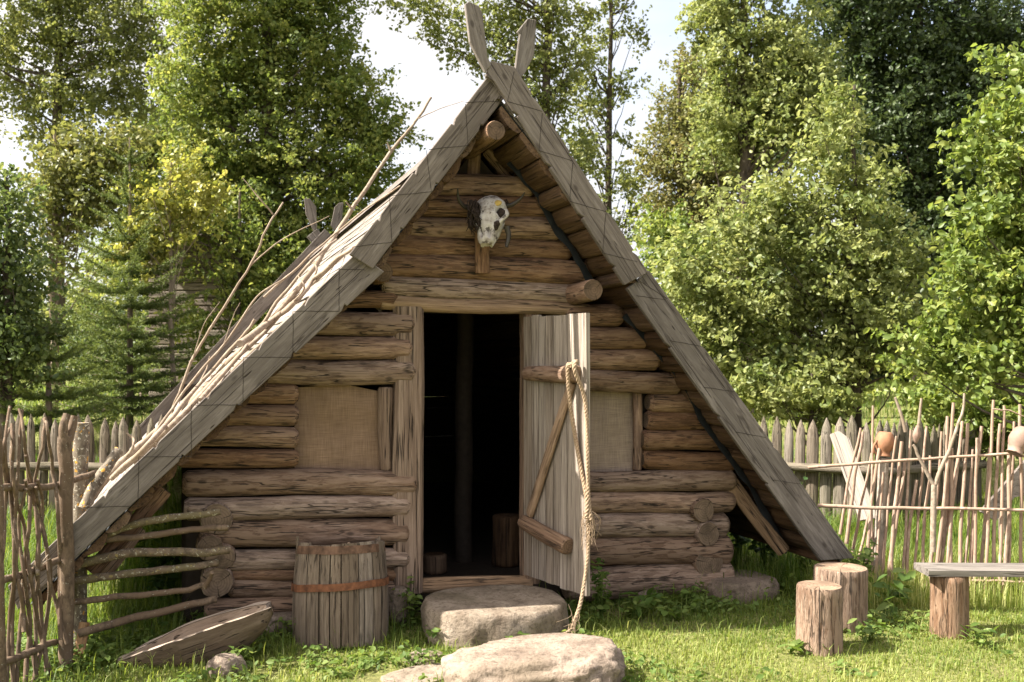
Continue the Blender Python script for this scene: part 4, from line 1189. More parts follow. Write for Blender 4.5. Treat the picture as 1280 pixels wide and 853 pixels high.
def branch(label, pts, r0, r1, twigs=(), mat=None, wob=.01):
    mb = MB()
    add_tube(mb, pts, r0, r1, 8, 7, .12, wob)
    for tp in twigs: add_tube(mb, tp[0], tp[1], tp[1] * .4, 6, 5, .1, wob * .6)
    base = Vector(pts[0])
    mb.v = [tuple(Vector(v) - base) for v in mb.v]
    o = mb.obj('dead_branch', mat or M_BRANCH, None, Matrix.Translation(base))
    return tag(o, label, 'branch', 'dead branches laid on the roof')
rp = roof_pt
def dpt(px, py, d): return at(px, py, d)
# the long leader that rises above the roof line
b0 = [rp(205, 548, .05), rp(262, 478, .07), rp(330, 412, .08), rp(388, 340, .10), rp(420, 292, .14)]
dd = depth(b0[-1])
b0 += [dpt(455, 240, dd + .1), dpt(490, 188, dd + .15), dpt(515, 158, dd + .18), dpt(539, 122, dd + .2)]
branch('longest bleached branch rising past the roof edge against the sky', b0, .034, .012, [([dpt(522, 149, dd + .18), dpt(545, 138, dd + .1), dpt(580, 126, dd - .05)], .006), ([dpt(489, 190, dd + .15), dpt(484, 178, dd + .12)], .014), ([dpt(440, 262, dd + .05), dpt(432, 252, dd)], .014)])
b1 = [rp(196, 556, .05), rp(212, 524, .08)]
d1 = depth(b1[-1])
b1 += [dpt(226, 486, d1 + .05), dpt(240, 452, d1 + .08), dpt(262, 412, d1 + .1), dpt(290, 368, d1 + .1), dpt(318, 322, d1 + .2), dpt(334, 285, d1 + .2), dpt(354, 254, d1 + .3)]
branch('thin forked branch standing up beside the roof with a curling tip', b1, .016, .008, [([dpt(341, 268, d1 + .25), dpt(326, 250, d1 + .2), dpt(316, 238, d1 + .2), dpt(303, 222, d1 + .2)], .008), ([dpt(311, 334, d1 + .2), dpt(345, 305, d1 + .15), dpt(380, 285, d1 + .1), dpt(412, 270, d1 + .1)], .007), ([dpt(240, 452, d1 + .08), dpt(255, 405, d1 - .1), dpt(275, 378, d1 - .1)], .005)])
branch('thick branch with hooked tip at the foot of the roof', [rp(108, 632, .02), rp(130, 602, .04), rp(155, 575, .05), rp(185, 548, .06), rp(240, 498, .06), rp(300, 438, .05), rp(345, 395, .05)], .040, .022, [([rp(157, 572, .06), rp(166, 560, .12), rp(166, 548, .16), rp(158, 541, .18)], .016)])
branch('short lichen spotted branch stub leaning on the left post', [at(106, 636, 5.95), at(120, 605, 6.0), at(150, 563, 6.1)], .036, .032, [], M_LICHEN, .006)
branch('pale straight branch in the middle of the roof bundle', [rp(150, 590, .06), rp(215, 532, .08), rp(275, 468, .09), rp(330, 415, .09), rp(372, 372, .08), rp(430, 318, .07)], .024, .012)
branch('branch lying lowest along the bargeboard edge', [rp(170, 578, .04), rp(240, 515, .05), rp(300, 455, .05), rp(350, 408, .04), rp(410, 352, .04), rp(440, 330, .04)], .022, .010)
branch('crooked branch with a side fork near the upper bargeboard joint', [rp(300, 430, .10), rp(340, 400, .11), rp(372, 375, .10), rp(392, 350, .10), rp(425, 322, .08), rp(448, 305, .06)], .026, .012, [([rp(392, 350, .10), rp(396, 335, .14), rp(388, 325, .16)], .012), ([rp(360, 385, .1), rp(380, 360, .14), rp(372, 345, .17)], .010)])
branch('slim twig arching behind the branch bundle', [rp(190, 548, .07), rp(230, 490, .10), rp(280, 430, .12), rp(322, 372, .12), rp(360, 345, .12)], .014, .006, [([rp(280, 430, .12), rp(290, 400, .16), rp(300, 378, .18)], .006)])
branch('slim branch crossing the upper half of the bundle', [rp(250, 500, .08), rp(310, 430, .11), rp(352, 370, .12), rp(398, 318, .12), rp(420, 300, .12)], .018, .009)
branch('knobbly branch topmost in the lower part of the bundle', [rp(140, 598, .08), rp(195, 545, .11), rp(245, 485, .12), rp(300, 425, .13), rp(318, 400, .13)], .022, .014, [([rp(245, 485, .12), rp(258, 462, .16), rp(262, 445, .18)], .009)])
branch('thin grey stick along the roof boards above the bundle', [rp(330, 372, .03), rp(390, 318, .03), rp(440, 275, .03), rp(500, 232, .03)], .012, .007)

# ------------------------------------------------------------------ fences
def pali(label, pts, group=None):
    """pts: list of ground points along the run"""
    o0 = pts[0][0]
    root = thing('palisade_fence', label, 'fence', (o0.x, o0.y, gz(o0.x, o0.y)))
    rails = []
    for k in range(len(pts) - 1):
        a, b = pts[k][0], pts[k + 1][0]; ha, hb = pts[k][1], pts[k + 1][1]
        L = (b - a).length; dvv = (b - a).normalized()
        s = 0.05
        while s < L:
            wd = random.uniform(.095, .14)
            p = a + dvv * (s + wd / 2); H = ha + (hb - ha) * s / L + random.uniform(-.04, .05)
            z = gz(p.x, p.y)
            mb = MB(); r = wd / 2; n = 10; V = []; rows = []
            lean = random.uniform(-.025, .025); sd = random.uniform(0, 99)
            prof = [(-.1, 1), (.2, 1), (H * .5, 1), (H - .20, .97), (H - .10, .72), (H - .03, .28), (H, .05)]
            for (h, f) in prof:
                rows.append([(h, math.cos(2 * math.pi * q / n) * r * f * (1 + .06 * n3(h * 2, q, sd)) + lean * h, math.sin(2 * math.pi * q / n) * r * .62 * f) for q in range(n)])
            V = [v for r_ in rows for v in r_]
            Fs = [(i * n + q, i * n + (q + 1) % n, (i + 1) * n + (q + 1) % n, (i + 1) * n + q) for i in range(len(rows) - 1) for q in range(n)] + [tuple((len(rows) - 1) * n + q for q in range(n))]
            mb.add(V, Fs, 0, False, random.random())
            M = Matrix((Vector((0, 0, 1)), dvv, Vector((0, 0, 1)).cross(dvv))).transposed().to_4x4(); M.translation = (p.x, p.y, z)
            mb.obj('picket', M_PALI, root, M)
            s += wd + random.uniform(.004, .02)
        nrm = Vector((-dvv.y, dvv.x, 0)); 
        if nrm.dot(Vector((CX, CY, 0)) - a) < 0: nrm = -nrm
        for fr_ in (.52,):
            pa, pb = a + nrm * .085, b + nrm * .085
            log('rail', (pa.x, pa.y, gz(a.x, a.y) + ha * fr_), (pb.x, pb.y, gz(b.x, b.y) + hb * fr_), .045, .05, [M_PALI, M_END], root, ring=12, seg=.2)

def GD(px, d):
    p = at(px, HY, d); p.z = 0; return p
pali('grey pointed palisade fence on the lawn left of the hut', [(GD(-30, 11.0), 1.13), (GD(205, 11.0), 1.10)])
pali('grey pointed palisade fence behind the hut and the stake fence', [(GD(930, 11.2), 1.13), (GD(1090, 10.6), 1.12), (GD(1222, 11.8), 1.02)])

def stakes_right():
    g = GD(1165, 7.4)
    root = thing('stake_fence', 'thin fence of upright peeled stakes tied to horizontal rods on the right', 'fence', (g.x, g.y, gz(g.x, g.y)))
    dR = lambda x: 7.75 - (x - 1020) * .0012
    S = [(1076, 536, 1050, 668), (1079, 540, 1058, 680), (1090, 566, 1066, 690), (1092, 588, 1073, 700), (1091, 508, 1090, 742), (1104, 590, 1092, 735), (1120, 545, 1100, 752), (1127, 553, 1113, 745),
         (1138, 538, 1126, 765), (1158, 533, 1140, 745), (1177, 540, 1158, 748), (1184, 520, 1172, 755), (1192, 503, 1165, 756), (1203, 527, 1180, 755), (1210, 529, 1198, 758), (1227, 533, 1211, 752),
         (1237, 560, 1222, 756), (1242, 500, 1231, 762), (1250, 530, 1241, 757), (1255, 507, 1249, 752), (1268, 527, 1258, 764), (1274, 505, 1276, 760), (1288, 530, 1286, 760), (1145, 600, 1133, 750), (1190, 560, 1186, 752), (1132, 575, 1108, 748), (1163, 570, 1153, 750), (1172, 592, 1160, 752), (1199, 560, 1168, 750), (1216, 562, 1204, 755), (1221, 548, 1217, 758), (1262, 550, 1252, 756), (1099, 560, 1082, 735), (1300, 515, 1298, 760), (1314, 525, 1312, 760)]
    for i, (xt, yt, xb, yb) in enumerate(S):
        da = dR(xb) + random.uniform(-.05, .05)
        if yb < 720: da += .25
        b = at(xb, 600, da); b.z = gz(b.x, b.y) - .05
        if yb < 720: b.z = CZ - (yb - HY) / F * da
        ybp = HY + (CZ - b.z) / F ** -1 / da
        t = at(xt, yt, da + random.uniform(-.03, .08))
        mid = b.lerp(t, random.uniform(.35, .65)) + Vector((random.uniform(-.02, .02), random.uniform(-.015, .015), 0))
        # keep the line through the photographed lower point
        k = (yb - yt) / max(1, (HY + (CZ - b.z) * F / da) - yt)
        xfull = xt + (xb - xt) / max(.3, min(1.2, k))
        b2 = at(xfull, 600, da); b.x, b.y = b2.x, b2.y
        mb = MB(); r = random.uniform(.0105, .0175)
        add_tube(mb, [b, mid, t], r, r * .75, 8, 6, .12, .008)
        bl = Vector(b); mb.v = [tuple(Vector(v) - bl) for v in mb.v]
        mb.obj('stake', M_STICK, root, Matrix.Translation(bl))
    def rod(pts, r):
        mb = MB(); add_tube(mb, pts, r, r * .8, 8, 6, .1, .006); mb.obj('rod', M_STICK, root)
    rod([at(1010, 585, dR(1010) - .05), at(1100, 578, dR(1100) - .05), at(1190, 572, dR(1190) - .02), at(1330, 563, dR(1330) - .03)], .0125)
    rod([at(1022, 632, dR(1022) - .05), at(1100, 635, dR(1100) - .06), at(1190, 636, dR(1190) - .03), at(1330, 639, dR(1330) - .05)], .0145)
    rod([at(1215, 726, dR(1215) - .05), at(1260, 727, dR(1260) - .05), at(1330, 728, dR(1330) - .05)], .010)
    a = at(1100, 600, 7.72); a.z = gz(a.x, a.y)
    log('post', (at(1093, 600, 7.72).x, a.y, a.z - .05), at(1104, 572, 7.72), .046, .04, [M_BARKP, M_END], root, ring=14)
    # broken twig tips at the top corner
    mb = MB(); add_tube(mb, [at(1240, 512, 7.4), at(1258, 513, 7.4), at(1280, 521, 7.4)], .006, .004, 6, 5, .1, .01); mb.obj('twig', M_STICK, root)
stakes_right()

def jug(label, c, mat, s=1.0, rot=None, handle_ang=math.pi):
    root = thing('clay_jug', label, 'jug', c)
    prof = [(0, .0), (.045, .0), (.06, .015), (.076, .06), (.08, .10), (.072, .135), (.056, .16), (.05, .175), (.055, .195), (.062, .205), (.055, .205), (.044, .18), (.05, .15), (.07, .1), (.05, .02), (0, .012)]
    n = 28
    V = [(r * s * math.cos(2 * math.pi * k / n), r * s * math.sin(2 * math.pi * k / n), z * s) for r, z in prof for k in range(n)]
    Fs = [(i * n + k, i * n + (k + 1) % n, (i + 1) * n + (k + 1) % n, (i + 1) * n + k) for i in range(len(prof) - 1) for k in range(n)]
    mb = MB(); mb.add(V, Fs, 0, True)
    M = Matrix.Translation(c) @ (rot if rot is not None else Matrix.Identity(4))
    mb.obj('body', mat, root, M)
    mb = MB(); ca, sa = math.cos(handle_ang), math.sin(handle_ang)
    add_tube(mb, [(ca * r * s, sa * r * s, z * s) for r, z in ((.052, .185), (.095, .18), (.105, .13), (.076, .08))], .011 * s, .010 * s, 8, 6, .03)
    mb.obj('handle', mat, root, M)
flip = Matrix.Rotation(math.pi, 4, 'Y')
c = at(1107, 540, 7.72)
jug('orange terracotta jug turned upside down on the fence post', c, M_CLAY, 0.92, Matrix.Rotation(R(6), 4, 'Y') @ flip, 0.0)
c = at(1281, 536, 7.35)
jug('pale pinkish clay jug tipped over a stake at the photo edge', c, M_CLAYP, 1.0, Matrix.Rotation(R(28), 4, 'Y') @ flip, 3.1)

# forked branch and bundle hung on the stake fence
mb = MB()
base = at(1166, 690, 7.2)
q = lambda px, py: at(px, py, 7.2) - base
add_tube(mb, [q(1166, 690), q(1167, 650), q(1168, 606)], .022, .020, 10, 5, .1, .004)
add_tube(mb, [q(1168, 608), q(1158, 590), q(1148, 570), q(1142, 556)], .015, .010, 8, 5, .1, .004)
add_tube(mb, [q(1168, 608), q(1176, 586), q(1187, 562), q(1198, 530), q(1204, 512), q(1205, 492)], .016, .008, 8, 5, .1, .004)
tag(mb.obj('forked_branch', M_BRANCH, None, Matrix.Translation(base)), 'pale Y shaped branch hooked over the stake fence', 'branch')
mb = MB(); base = at(1145, 550, 7.3); q = lambda px, py: at(px, py, 7.3) - base
add_tube(mb, [q(1132, 540), q(1127, 520), q(1119, 497)], .014, .010, 8, 5, .1)
add_tube(mb, [q(1148, 535), q(1150, 515), q(1152, 498)], .012, .009, 8, 5, .1)
root = thing('animal_horns', 'small pale bone with two upright prongs tied to the stake fence', 'bone', base)
mb.obj('prong', M_BRANCH, root, Matrix.Translation(base))
bm = bmesh.new(); bmesh.ops.create_icosphere(bm, subdivisions=3, radius=1)
for v in bm.verts:
    f = 1 + .2 * n3(v.co.x * 2, v.co.y * 2, v.co.z * 2); k = .55 + .45 * (1 - abs(v.co.z + .2))
    v.co = Vector((v.co.x * .032 * f * k, v.co.y * .026 * f * k, v.co.z * .075 * f))
me = bpy.data.meshes.new('bone_body'); bm.to_mesh(me); bm.free(); smooth(me)
mesh_obj('bone_body', me, M_CLAYP, root, Matrix.Translation(at(1146, 542, 7.3)) @ Matrix.Rotation(R(8), 4, 'Y'))

# pale plank leaning on the palisade and grey board at the right
def plank(name, label, a, b, wd, th, mat, cat, up):
    M = frame(a, b, up); L = (b - a).length
    mb = MB(); n = 12
    prof = [(0, -wd / 2), (L - wd * .55, -wd / 2), (L, -wd * .1), (L - wd * .1, wd / 2), (0, wd / 2)]
    add_prism(mb, prof, -th / 2, th / 2, lambda u, v, t: Vector((u, v, t)))
    o = mb.obj(name, mat, None, M); md = o.modifiers.new('bevel', 'BEVEL'); md.width = .005; md.segments = 1
    tag(o, label, cat)
plank('leaning_plank', 'whitish pointed plank leaning against the right palisade', at(1086, 650, 9.4), at(1047, 540, 9.9), .17, .03, M_PALEW, 'plank', (-S_, -C_, 0.2))
def lean_to():
    c = GD(1262, 9.2)
    root = thing('lean_to_board', 'slanting grey board roof at the right edge behind the stakes', 'lean-to', (c.x, c.y, gz(c.x, c.y)))
    a, b_, c_, d_ = at(1226, 640, 9.0), at(1340, 510, 9.0), at(1350, 612, 9.0), at(1245, 652, 9.0)
    pts = [a, b_, at(1360, 600, 9.0), at(1268, 622, 9.0), d_]
    fw = Vector((S_, C_, 0)) * .04
    mb = MB(); n = len(pts)
    V = [p[:] for p in pts] + [(p + fw)[:] for p in pts]
    mb.add([tuple(Vector(v) - c) for v in V], [tuple(range(n)), tuple(reversed(range(n, 2 * n)))] + [(i, i + n, (i + 1) % n + n, (i + 1) % n) for i in range(n)], 0, False)
    mb.obj('board', M_BOARD, root, Matrix.Translation(c))
    for px in (1252, 1345):
        p = GD(px, 9.15); z = at(px, 622 if px < 1300 else 590, 9.15).z
        log('post', (p.x, p.y, gz(p.x, p.y) - .05), (p.x, p.y, z), .04, .04, [M_PALI, M_END], root, ring=10)
lean_to()

# left wattle: post, lichen post, stakes and rails
def wattle_left():
    g = G(84, 848)
    root = thing('wattle_fence', 'woven wattle fence of crooked stakes in the left foreground', 'fence', (g.x, g.y, gz(g.x, g.y)))
    d0 = 5.62
    dl_ = lambda x: 5.72 - (84 - x) * .0052
    def stick(name, pts, r0, r1, mat, tw=()):
        mb = MB(); add_tube(mb, pts, r0, r1, 10, 6, .10, .007)
        for t in tw: add_tube(mb, t, r0 * .7, r0 * .5, 8, 4, .1)
        b = Vector(pts[0]); mb.v = [tuple(Vector(v) - b) for v in mb.v]
        return mb.obj(name, mat, root, Matrix.Translation(b))
    A = lambda x, y, dd=0: at(x, y, dl_(x) + dd)
    p = A(82, 848); p.z = gz(p.x, p.y) - .08
    stick('post', [p, A(83, 760), A(82, 650), A(82, 590), A(82, 545)], .041, .039, M_WATTLE, [([A(81, 556), A(79, 535), A(84, 518)]), ([A(84, 552), A(90, 535), A(93, 520)])])
    p = A(98, 800, .25); p.z = gz(p.x, p.y) - .08
    stick('post', [p, A(99, 690, .25), A(100, 600, .25), A(101, 528, .25)], .046, .047, M_LICHEN)
    p = A(2, 860, -.15); p.z = gz(p.x, p.y) - .05
    stick('post', [p, A(-3, 720, -.15), A(-4, 600, -.15), A(-8, 520, -.15)], .032, .03, M_WATTLE)
    def rail(pts, r):
        stick('rail', pts, r, r * .85, M_WATTLE)
    rail([A(-20, 610), A(20, 609), A(55, 609), A(80, 605, .06), A(100, 598, .1), A(121, 591, .15)], .021)
    rail([A(-20, 733), A(15, 722), A(45, 712), A(80, 698, .05), A(98, 690, .1), A(110, 686, .15)], .021)
    rail([A(-20, 836), A(10, 826), A(40, 814), A(70, 803, .05)], .022)
    ST = [[(8, 850), (12, 780), (18, 700), (13, 620), (6, 560), (12, 508)], [(18, 850), (14, 770), (20, 690), (16, 620), (16, 560), (14, 530)], [(48, 852), (38, 800), (25, 740), (18, 680), (22, 600), (27, 512)],
          [(66, 852), (50, 790), (38, 720), (30, 660), (16, 600), (15, 540)], [(30, 790), (28, 730), (36, 660), (36, 600), (30, 545), (25, 512)], [(45, 850), (44, 770), (48, 700), (44, 610), (52, 560), (56, 523)],
          [(20, 840), (28, 760), (48, 690), (42, 620), (32, 570)], [(76, 800), (74, 720), (72, 640), (66, 590), (60, 540), (56, 524)], [(40, 845), (58, 780), (62, 720), (52, 650), (44, 610)], [(60, 840), (52, 770), (46, 700), (54, 640), (48, 600)],
          [(84, 805), (66, 740), (60, 690), (46, 640), (30, 600)], [(2, 700), (8, 620), (4, 560), (12, 535)], [(30, 848), (36, 790), (30, 720), (24, 660), (32, 610)]]
    for i, s in enumerate(ST):
        o = (-.045 if i % 2 else .045)
        pts = [A(x, y, o * (1 if (k + i) % 2 else -1)) for k, (x, y) in enumerate(s)]
        if s[0][1] > 835: pts[0].z = gz(pts[0].x, pts[0].y) - .03
        stick('stake', pts, random.uniform(.010, .0145), .008, M_WATTLE)
    # binding of pale bast at the middle rail
    mb = MB()
    for k in range(5):
        a = A(46 + k * .8, 714, -.03)
        add_tube(mb, [a + Vector((0, 0, .02)), a + Vector((.0, -.03, 0)), a + Vector((0, 0, -.025))], .004, .004, 5, 3, 0)
    for (x, y) in ((58, 697), (62, 692), (36, 706), (64, 698)):
        add_tube(mb, [A(48, 712, -.04), A((48 + x) / 2, (712 + y) / 2 - 2, -.06), A(x, y, -.05)], .004, .003, 5, 3, 0)
    mb.obj('binding', M_BRANCH, root)
    # short split stake driven beside the post
    a = A(95, 822, .05); a.z = gz(a.x, a.y) - .05
    M = frame(a, A(106, 778, .08), (0, 1, 0)); L = (A(106, 778, .08) - a).length
    mb = MB(); add_box(mb, (L / 2, 0, 0), (L, .06, .022), 0, .004); mb.obj('peg', M_BEAM, root, M)
wattle_left()

def hurdle():
    a = at(100, 700, 5.95)
    root = thing('stick_barrier', 'barrier of six lichen covered sticks between wattle post and log corner', 'barrier', (a.x, a.y, gz(a.x, a.y)))
    Q = [[(132, 668), (170, 655), (215, 647), (256, 643), (276, 640)], [(98, 672), (140, 674), (190, 669), (240, 662), (285, 659)], [(94, 706), (150, 693), (200, 690), (250, 691), (288, 687)],
         [(92, 726), (135, 721), (180, 715), (230, 710), (273, 703)], [(94, 753), (140, 747), (190, 743), (230, 738), (262, 730)], [(98, 792), (140, 780), (190, 768), (235, 757), (271, 750)]]
    for i, q in enumerate(Q):
        pts = [at(x, y, 5.86 + (x - 95) / 190 * .24 + (.02 if i % 2 else 0)) for x, y in q]
        mb = MB(); r = (.024, .022, .028, .026, .020, .026)[i]
        add_tube(mb, pts, r, r * .85, 10, 6, .14, .006)
        if i == 4: add_tube(mb, [at(255, 735, 6.06), at(263, 722, 6.03), at(265, 716, 6.0)], .016, .012, 8, 3, .1)
        b = pts[0]; mb.v = [tuple(Vector(v) - b) for v in mb.v]
        mb.obj('stick', M_LICHSTK if i in (0, 2, 3) else M_WATTLE, root, Matrix.Translation(b))
hurdle()

# ------------------------------------------------------------------ vegetation helpers
def leaf_mesh(name, C, N, size, rnd, aspect=0.62, fold=0.25):
    """C (n,3) centres, N (n,3) approx normals; 6-vertex folded leaves"""
    n = len(C)
    N = N / np.linalg.norm(N, axis=1, keepdims=True)
    T = RNG.normal(size=(n, 3)); T -= (T * N).sum(1, keepdims=True) * N; T /= np.linalg.norm(T, axis=1, keepdims=True)
    B = np.cross(N, T)
    s = size * RNG.uniform(.5, 1.4, (n, 1))
    w_ = s * aspect * .5
    V = np.empty((n, 6, 3), dtype=np.float32)
    V[:, 0] = C - T * s * .5
    V[:, 1] = C - T * s * .12 + B * w_ + N * w_ * fold
    V[:, 2] = C + T * s * .22 + B * w_ * .85 + N * w_ * fold
    V[:, 3] = C + T * s * .55 - N * s * .10
    V[:, 4] = C + T * s * .22 - B * w_ * .85 + N * w_ * fold
    V[:, 5] = C - T * s * .12 - B * w_ + N * w_ * fold
    base = (np.arange(n) * 6)[:, None]
    Fc = np.concatenate([base + np.array([[0, 1, 2, 3]]), base + np.array([[0, 3, 4, 5]])], axis=1).reshape(-1, 4)
    return np_mesh(name, V.reshape(-1, 3), Fc, np.repeat(rnd, 6), False)

def blob_leaves(blobs, dens, clump, per, shell=0.45, up=0.5):
    """clumped leaf centres and normals within ellipsoids (c, (rx,ry,rz))"""
    Cs, Ns, Rs, K = [], [], [], []
    for c, r in blobs:
        area = r[0] * r[2] * 3.1
        nc = max(3, int(dens * area))
        dirs = RNG.normal(size=(nc, 3)); dirs /= np.linalg.norm(dirs, axis=1, keepdims=True)
        rad = RNG.uniform(0, 1, (nc, 1)) ** shell
        cc = np.array(c) + dirs * rad * np.array(r)
        K.append(cc)
        ax = dirs * .9 + RNG.normal(size=(nc, 3)) * .6 + np.array([0, 0, .15]); ax /= np.linalg.norm(ax, axis=1, keepdims=True)
        tt = RNG.uniform(-.5, .7, (nc, per, 1)); scl = RNG.uniform(.55, 1.5, (nc, 1, 1))
        pts = cc[:, None, :] + ax[:, None, :] * tt * clump * 3.4 * scl + RNG.normal(size=(nc, per, 3)) * np.array([clump, clump, clump * .6]) * .55 * scl * (1.15 - tt)
        nn = RNG.normal(size=(nc, per, 3)) + dirs[:, None, :] * .5 + np.array([0, 0, up])
        rr = np.clip(RNG.uniform(0, 1, (nc, per)) * .55 + RNG.uniform(0, .45, (nc, 1)), 0, 1)
        Cs.append(pts.reshape(-1, 3)); Ns.append(nn.reshape(-1, 3)); Rs.append(rr.ravel())
    return np.concatenate(Cs), np.concatenate(Ns), np.concatenate(Rs), np.concatenate(K)

LEAFTOT = 0
def tree(label, px, d, blobs, lmat, leaf_size=.10, dens=28, clump=.22, per=55, trunk_r=.14, top=None, tmat=None, name='deciduous_tree', nb=40, up=.5, lean=0, rzf=1.0, group=None, shell=.45):
    """blobs: photo ellipses (px,py,rx,ry[,ddepth])"""
    global LEAFTOT
    g = GD(px, d); z0 = gz(g.x, g.y)
    root = thing(name, label, 'tree' if 'bush' not in name else 'bush', (g.x, g.y, z0), group)
    bl = []
    for b in blobs:
        dd = d + (b[4] if len(b) > 4 else 0)
        c = at(b[0], b[1], dd); k = dd / F
        bl.append((c[:], (b[2] * k, (b[2] + b[3]) * .5 * k * rzf, b[3] * k)))
    C, N, r, K = blob_leaves(bl, dens, clump, per, shell, up)
    keep = C[:, 2] > z0 + .05
    C, N, r = C[keep], N[keep], r[keep]
    LEAFTOT += len(C)
    org = np.array([g.x, g.y, z0])
    me = leaf_mesh('crown', C - org, N, leaf_size, r)
    mesh_obj('crown', me, lmat, root, Matrix.Translation(tuple(org)))
    ztop = max(c[2] + r_[2] * .5 for c, r_ in bl) if top is None else at(px, top, d).z
    tr = MB()
    tp = [Vector((0, 0, -.2))]
    n = 7
    for i in range(1, n + 1):
        t = i / n
        tp.append(Vector((.10 * n3(t * 3, px, 0) + lean * t, .12 * n3(t * 3, px, 7), (ztop - z0) * t)))
    add_tube(tr, tp, trunk_r, trunk_r * .3, 12, 4, .12, 0)
    tr.obj('trunk', tmat or M_TRUNK, root, Matrix.Translation(tuple(org)))
    br = MB()
    idx = RNG.permutation(len(K))[:nb]
    cur = catmull(tp, 4)
    for i in idx:
        e = Vector(K[i] - org)
        hz = max(.3, e.z * random.uniform(.45, .8)); hz = min(hz, ztop - z0)
        s = min(cur, key=lambda p: abs(p.z - hz))
        L = (e - s).length
        if L > 2.2:
            s = min(cur, key=lambda p: abs(p.z - max(.3, e.z - .9))); L = (e - s).length
            if L > 3.2: continue
        m = s.lerp(e, .5) + Vector((random.uniform(-.08, .08) * L, random.uniform(-.08, .08) * L, -.07 * L))
        rr = trunk_r * .28 * (1 - .6 * hz / max(.1, ztop - z0)) 
        add_tube(br, [s, m, e], max(.010, rr), .004, 5, 4, .1, .05, cap=False)
    br.obj('branch', tmat or M_TRUNK, root, Matrix.Translation(tuple(org)))

# ------------------------------------------------------------------ trees, left
tree('tall airy deciduous tree at the upper left with sky showing through', 72, 26, [(50, 45, 70, 50), (140, 70, 70, 55), (25, 120, 50, 35), (95, 130, 55, 40), (190, 20, 60, 45), (-30, 60, 60, 60), (100, 0, 90, 40), (160, 140, 40, 35), (30, -60, 120, 50), (60, 175, 40, 25)], L_AIRY, .095, 14, .22, 75, .20, top=-60)
tree('huge dense broadleaf tree rising behind the left roof slope', 335, 21, [(300, 20, 100, 70), (255, 110, 70, 60), (330, 120, 80, 70), (392, 60, 50, 70), (432, 130, 52, 56), (340, 210, 100, 70), (440, 220, 60, 65), (270, 200, 60, 60), (300, 300, 90, 70), (400, 300, 70, 60), (350, 380, 90, 60), (470, 175, 40, 40), (320, -70, 150, 60), (395, -20, 50, 50)], L_MAPLE, .085, 24, .20, 90, .26, top=-80, nb=60)
tree('olive brown young tree with a thin pale trunk near the left edge', 68, 19, [(85, 195, 40, 35), (65, 250, 40, 45), (120, 200, 50, 30), (115, 260, 45, 45), (95, 225, 40, 50), (60, 310, 35, 35), (150, 180, 35, 30)], L_OLIVE, .10, 24, .2, 45, .09, tmat=M_TRUNKL)
tree('yellow leaved sapling glowing behind the small spruce', 214, 17.5, [(235, 215, 26, 24), (205, 250, 34, 28), (250, 255, 26, 30), (185, 285, 30, 24), (220, 285, 30, 20), (160, 305, 26, 18), (270, 235, 18, 22), (190, 320, 28, 20)], L_YELLOW, .085, 30, .15, 45, .05, tmat=M_TRUNKL, nb=20)
tree('dark leafy tree low at the left edge of the picture', 8, 15, [(5, 240, 30, 35), (12, 320, 45, 45), (20, 400, 50, 50), (-50, 300, 50, 80), (5, 460, 55, 40), (-20, 380, 60, 60)], L_MID, .085, 30, .18, 60, .10)
tree('dense shrub growing beside the far log cabin', 300, 19.5, [(245, 265, 48, 26), (215, 250, 36, 30), (298, 310, 28, 60), (240, 405, 40, 24), (340, 400, 50, 45), (315, 445, 50, 45), (270, 465, 40, 30), (380, 420, 50, 40), (355, 340, 45, 40)], L_MAPLE, .095, 26, .2, 45, .07, name='leafy_bush')
tree('shaded thicket bush behind the spruce and left palisade', 215, 22.5, [(120, 440, 60, 45), (190, 460, 70, 40), (240, 420, 50, 40), (270, 480, 50, 25)], L_MID, .09, 24, .22, 55, .07, name='thicket_bush')
tree('pale distant tree seen through the gap at the far left', 110, 40, [(95, 380, 45, 45), (60, 430, 60, 35), (140, 420, 50, 40), (150, 340, 35, 40), (20, 420, 60, 40)], L_AIRY, .17, 7, .4, 45, .14, nb=14)
tree('tall leafy tree behind the yellow sapling', 190, 29, [(190, 180, 50, 50), (160, 240, 50, 50), (220, 150, 40, 50), (210, 240, 50, 60), (165, 330, 50, 60), (220, 340, 50, 50)], L_MAPLE, .13, 12, .3, 45, .18)

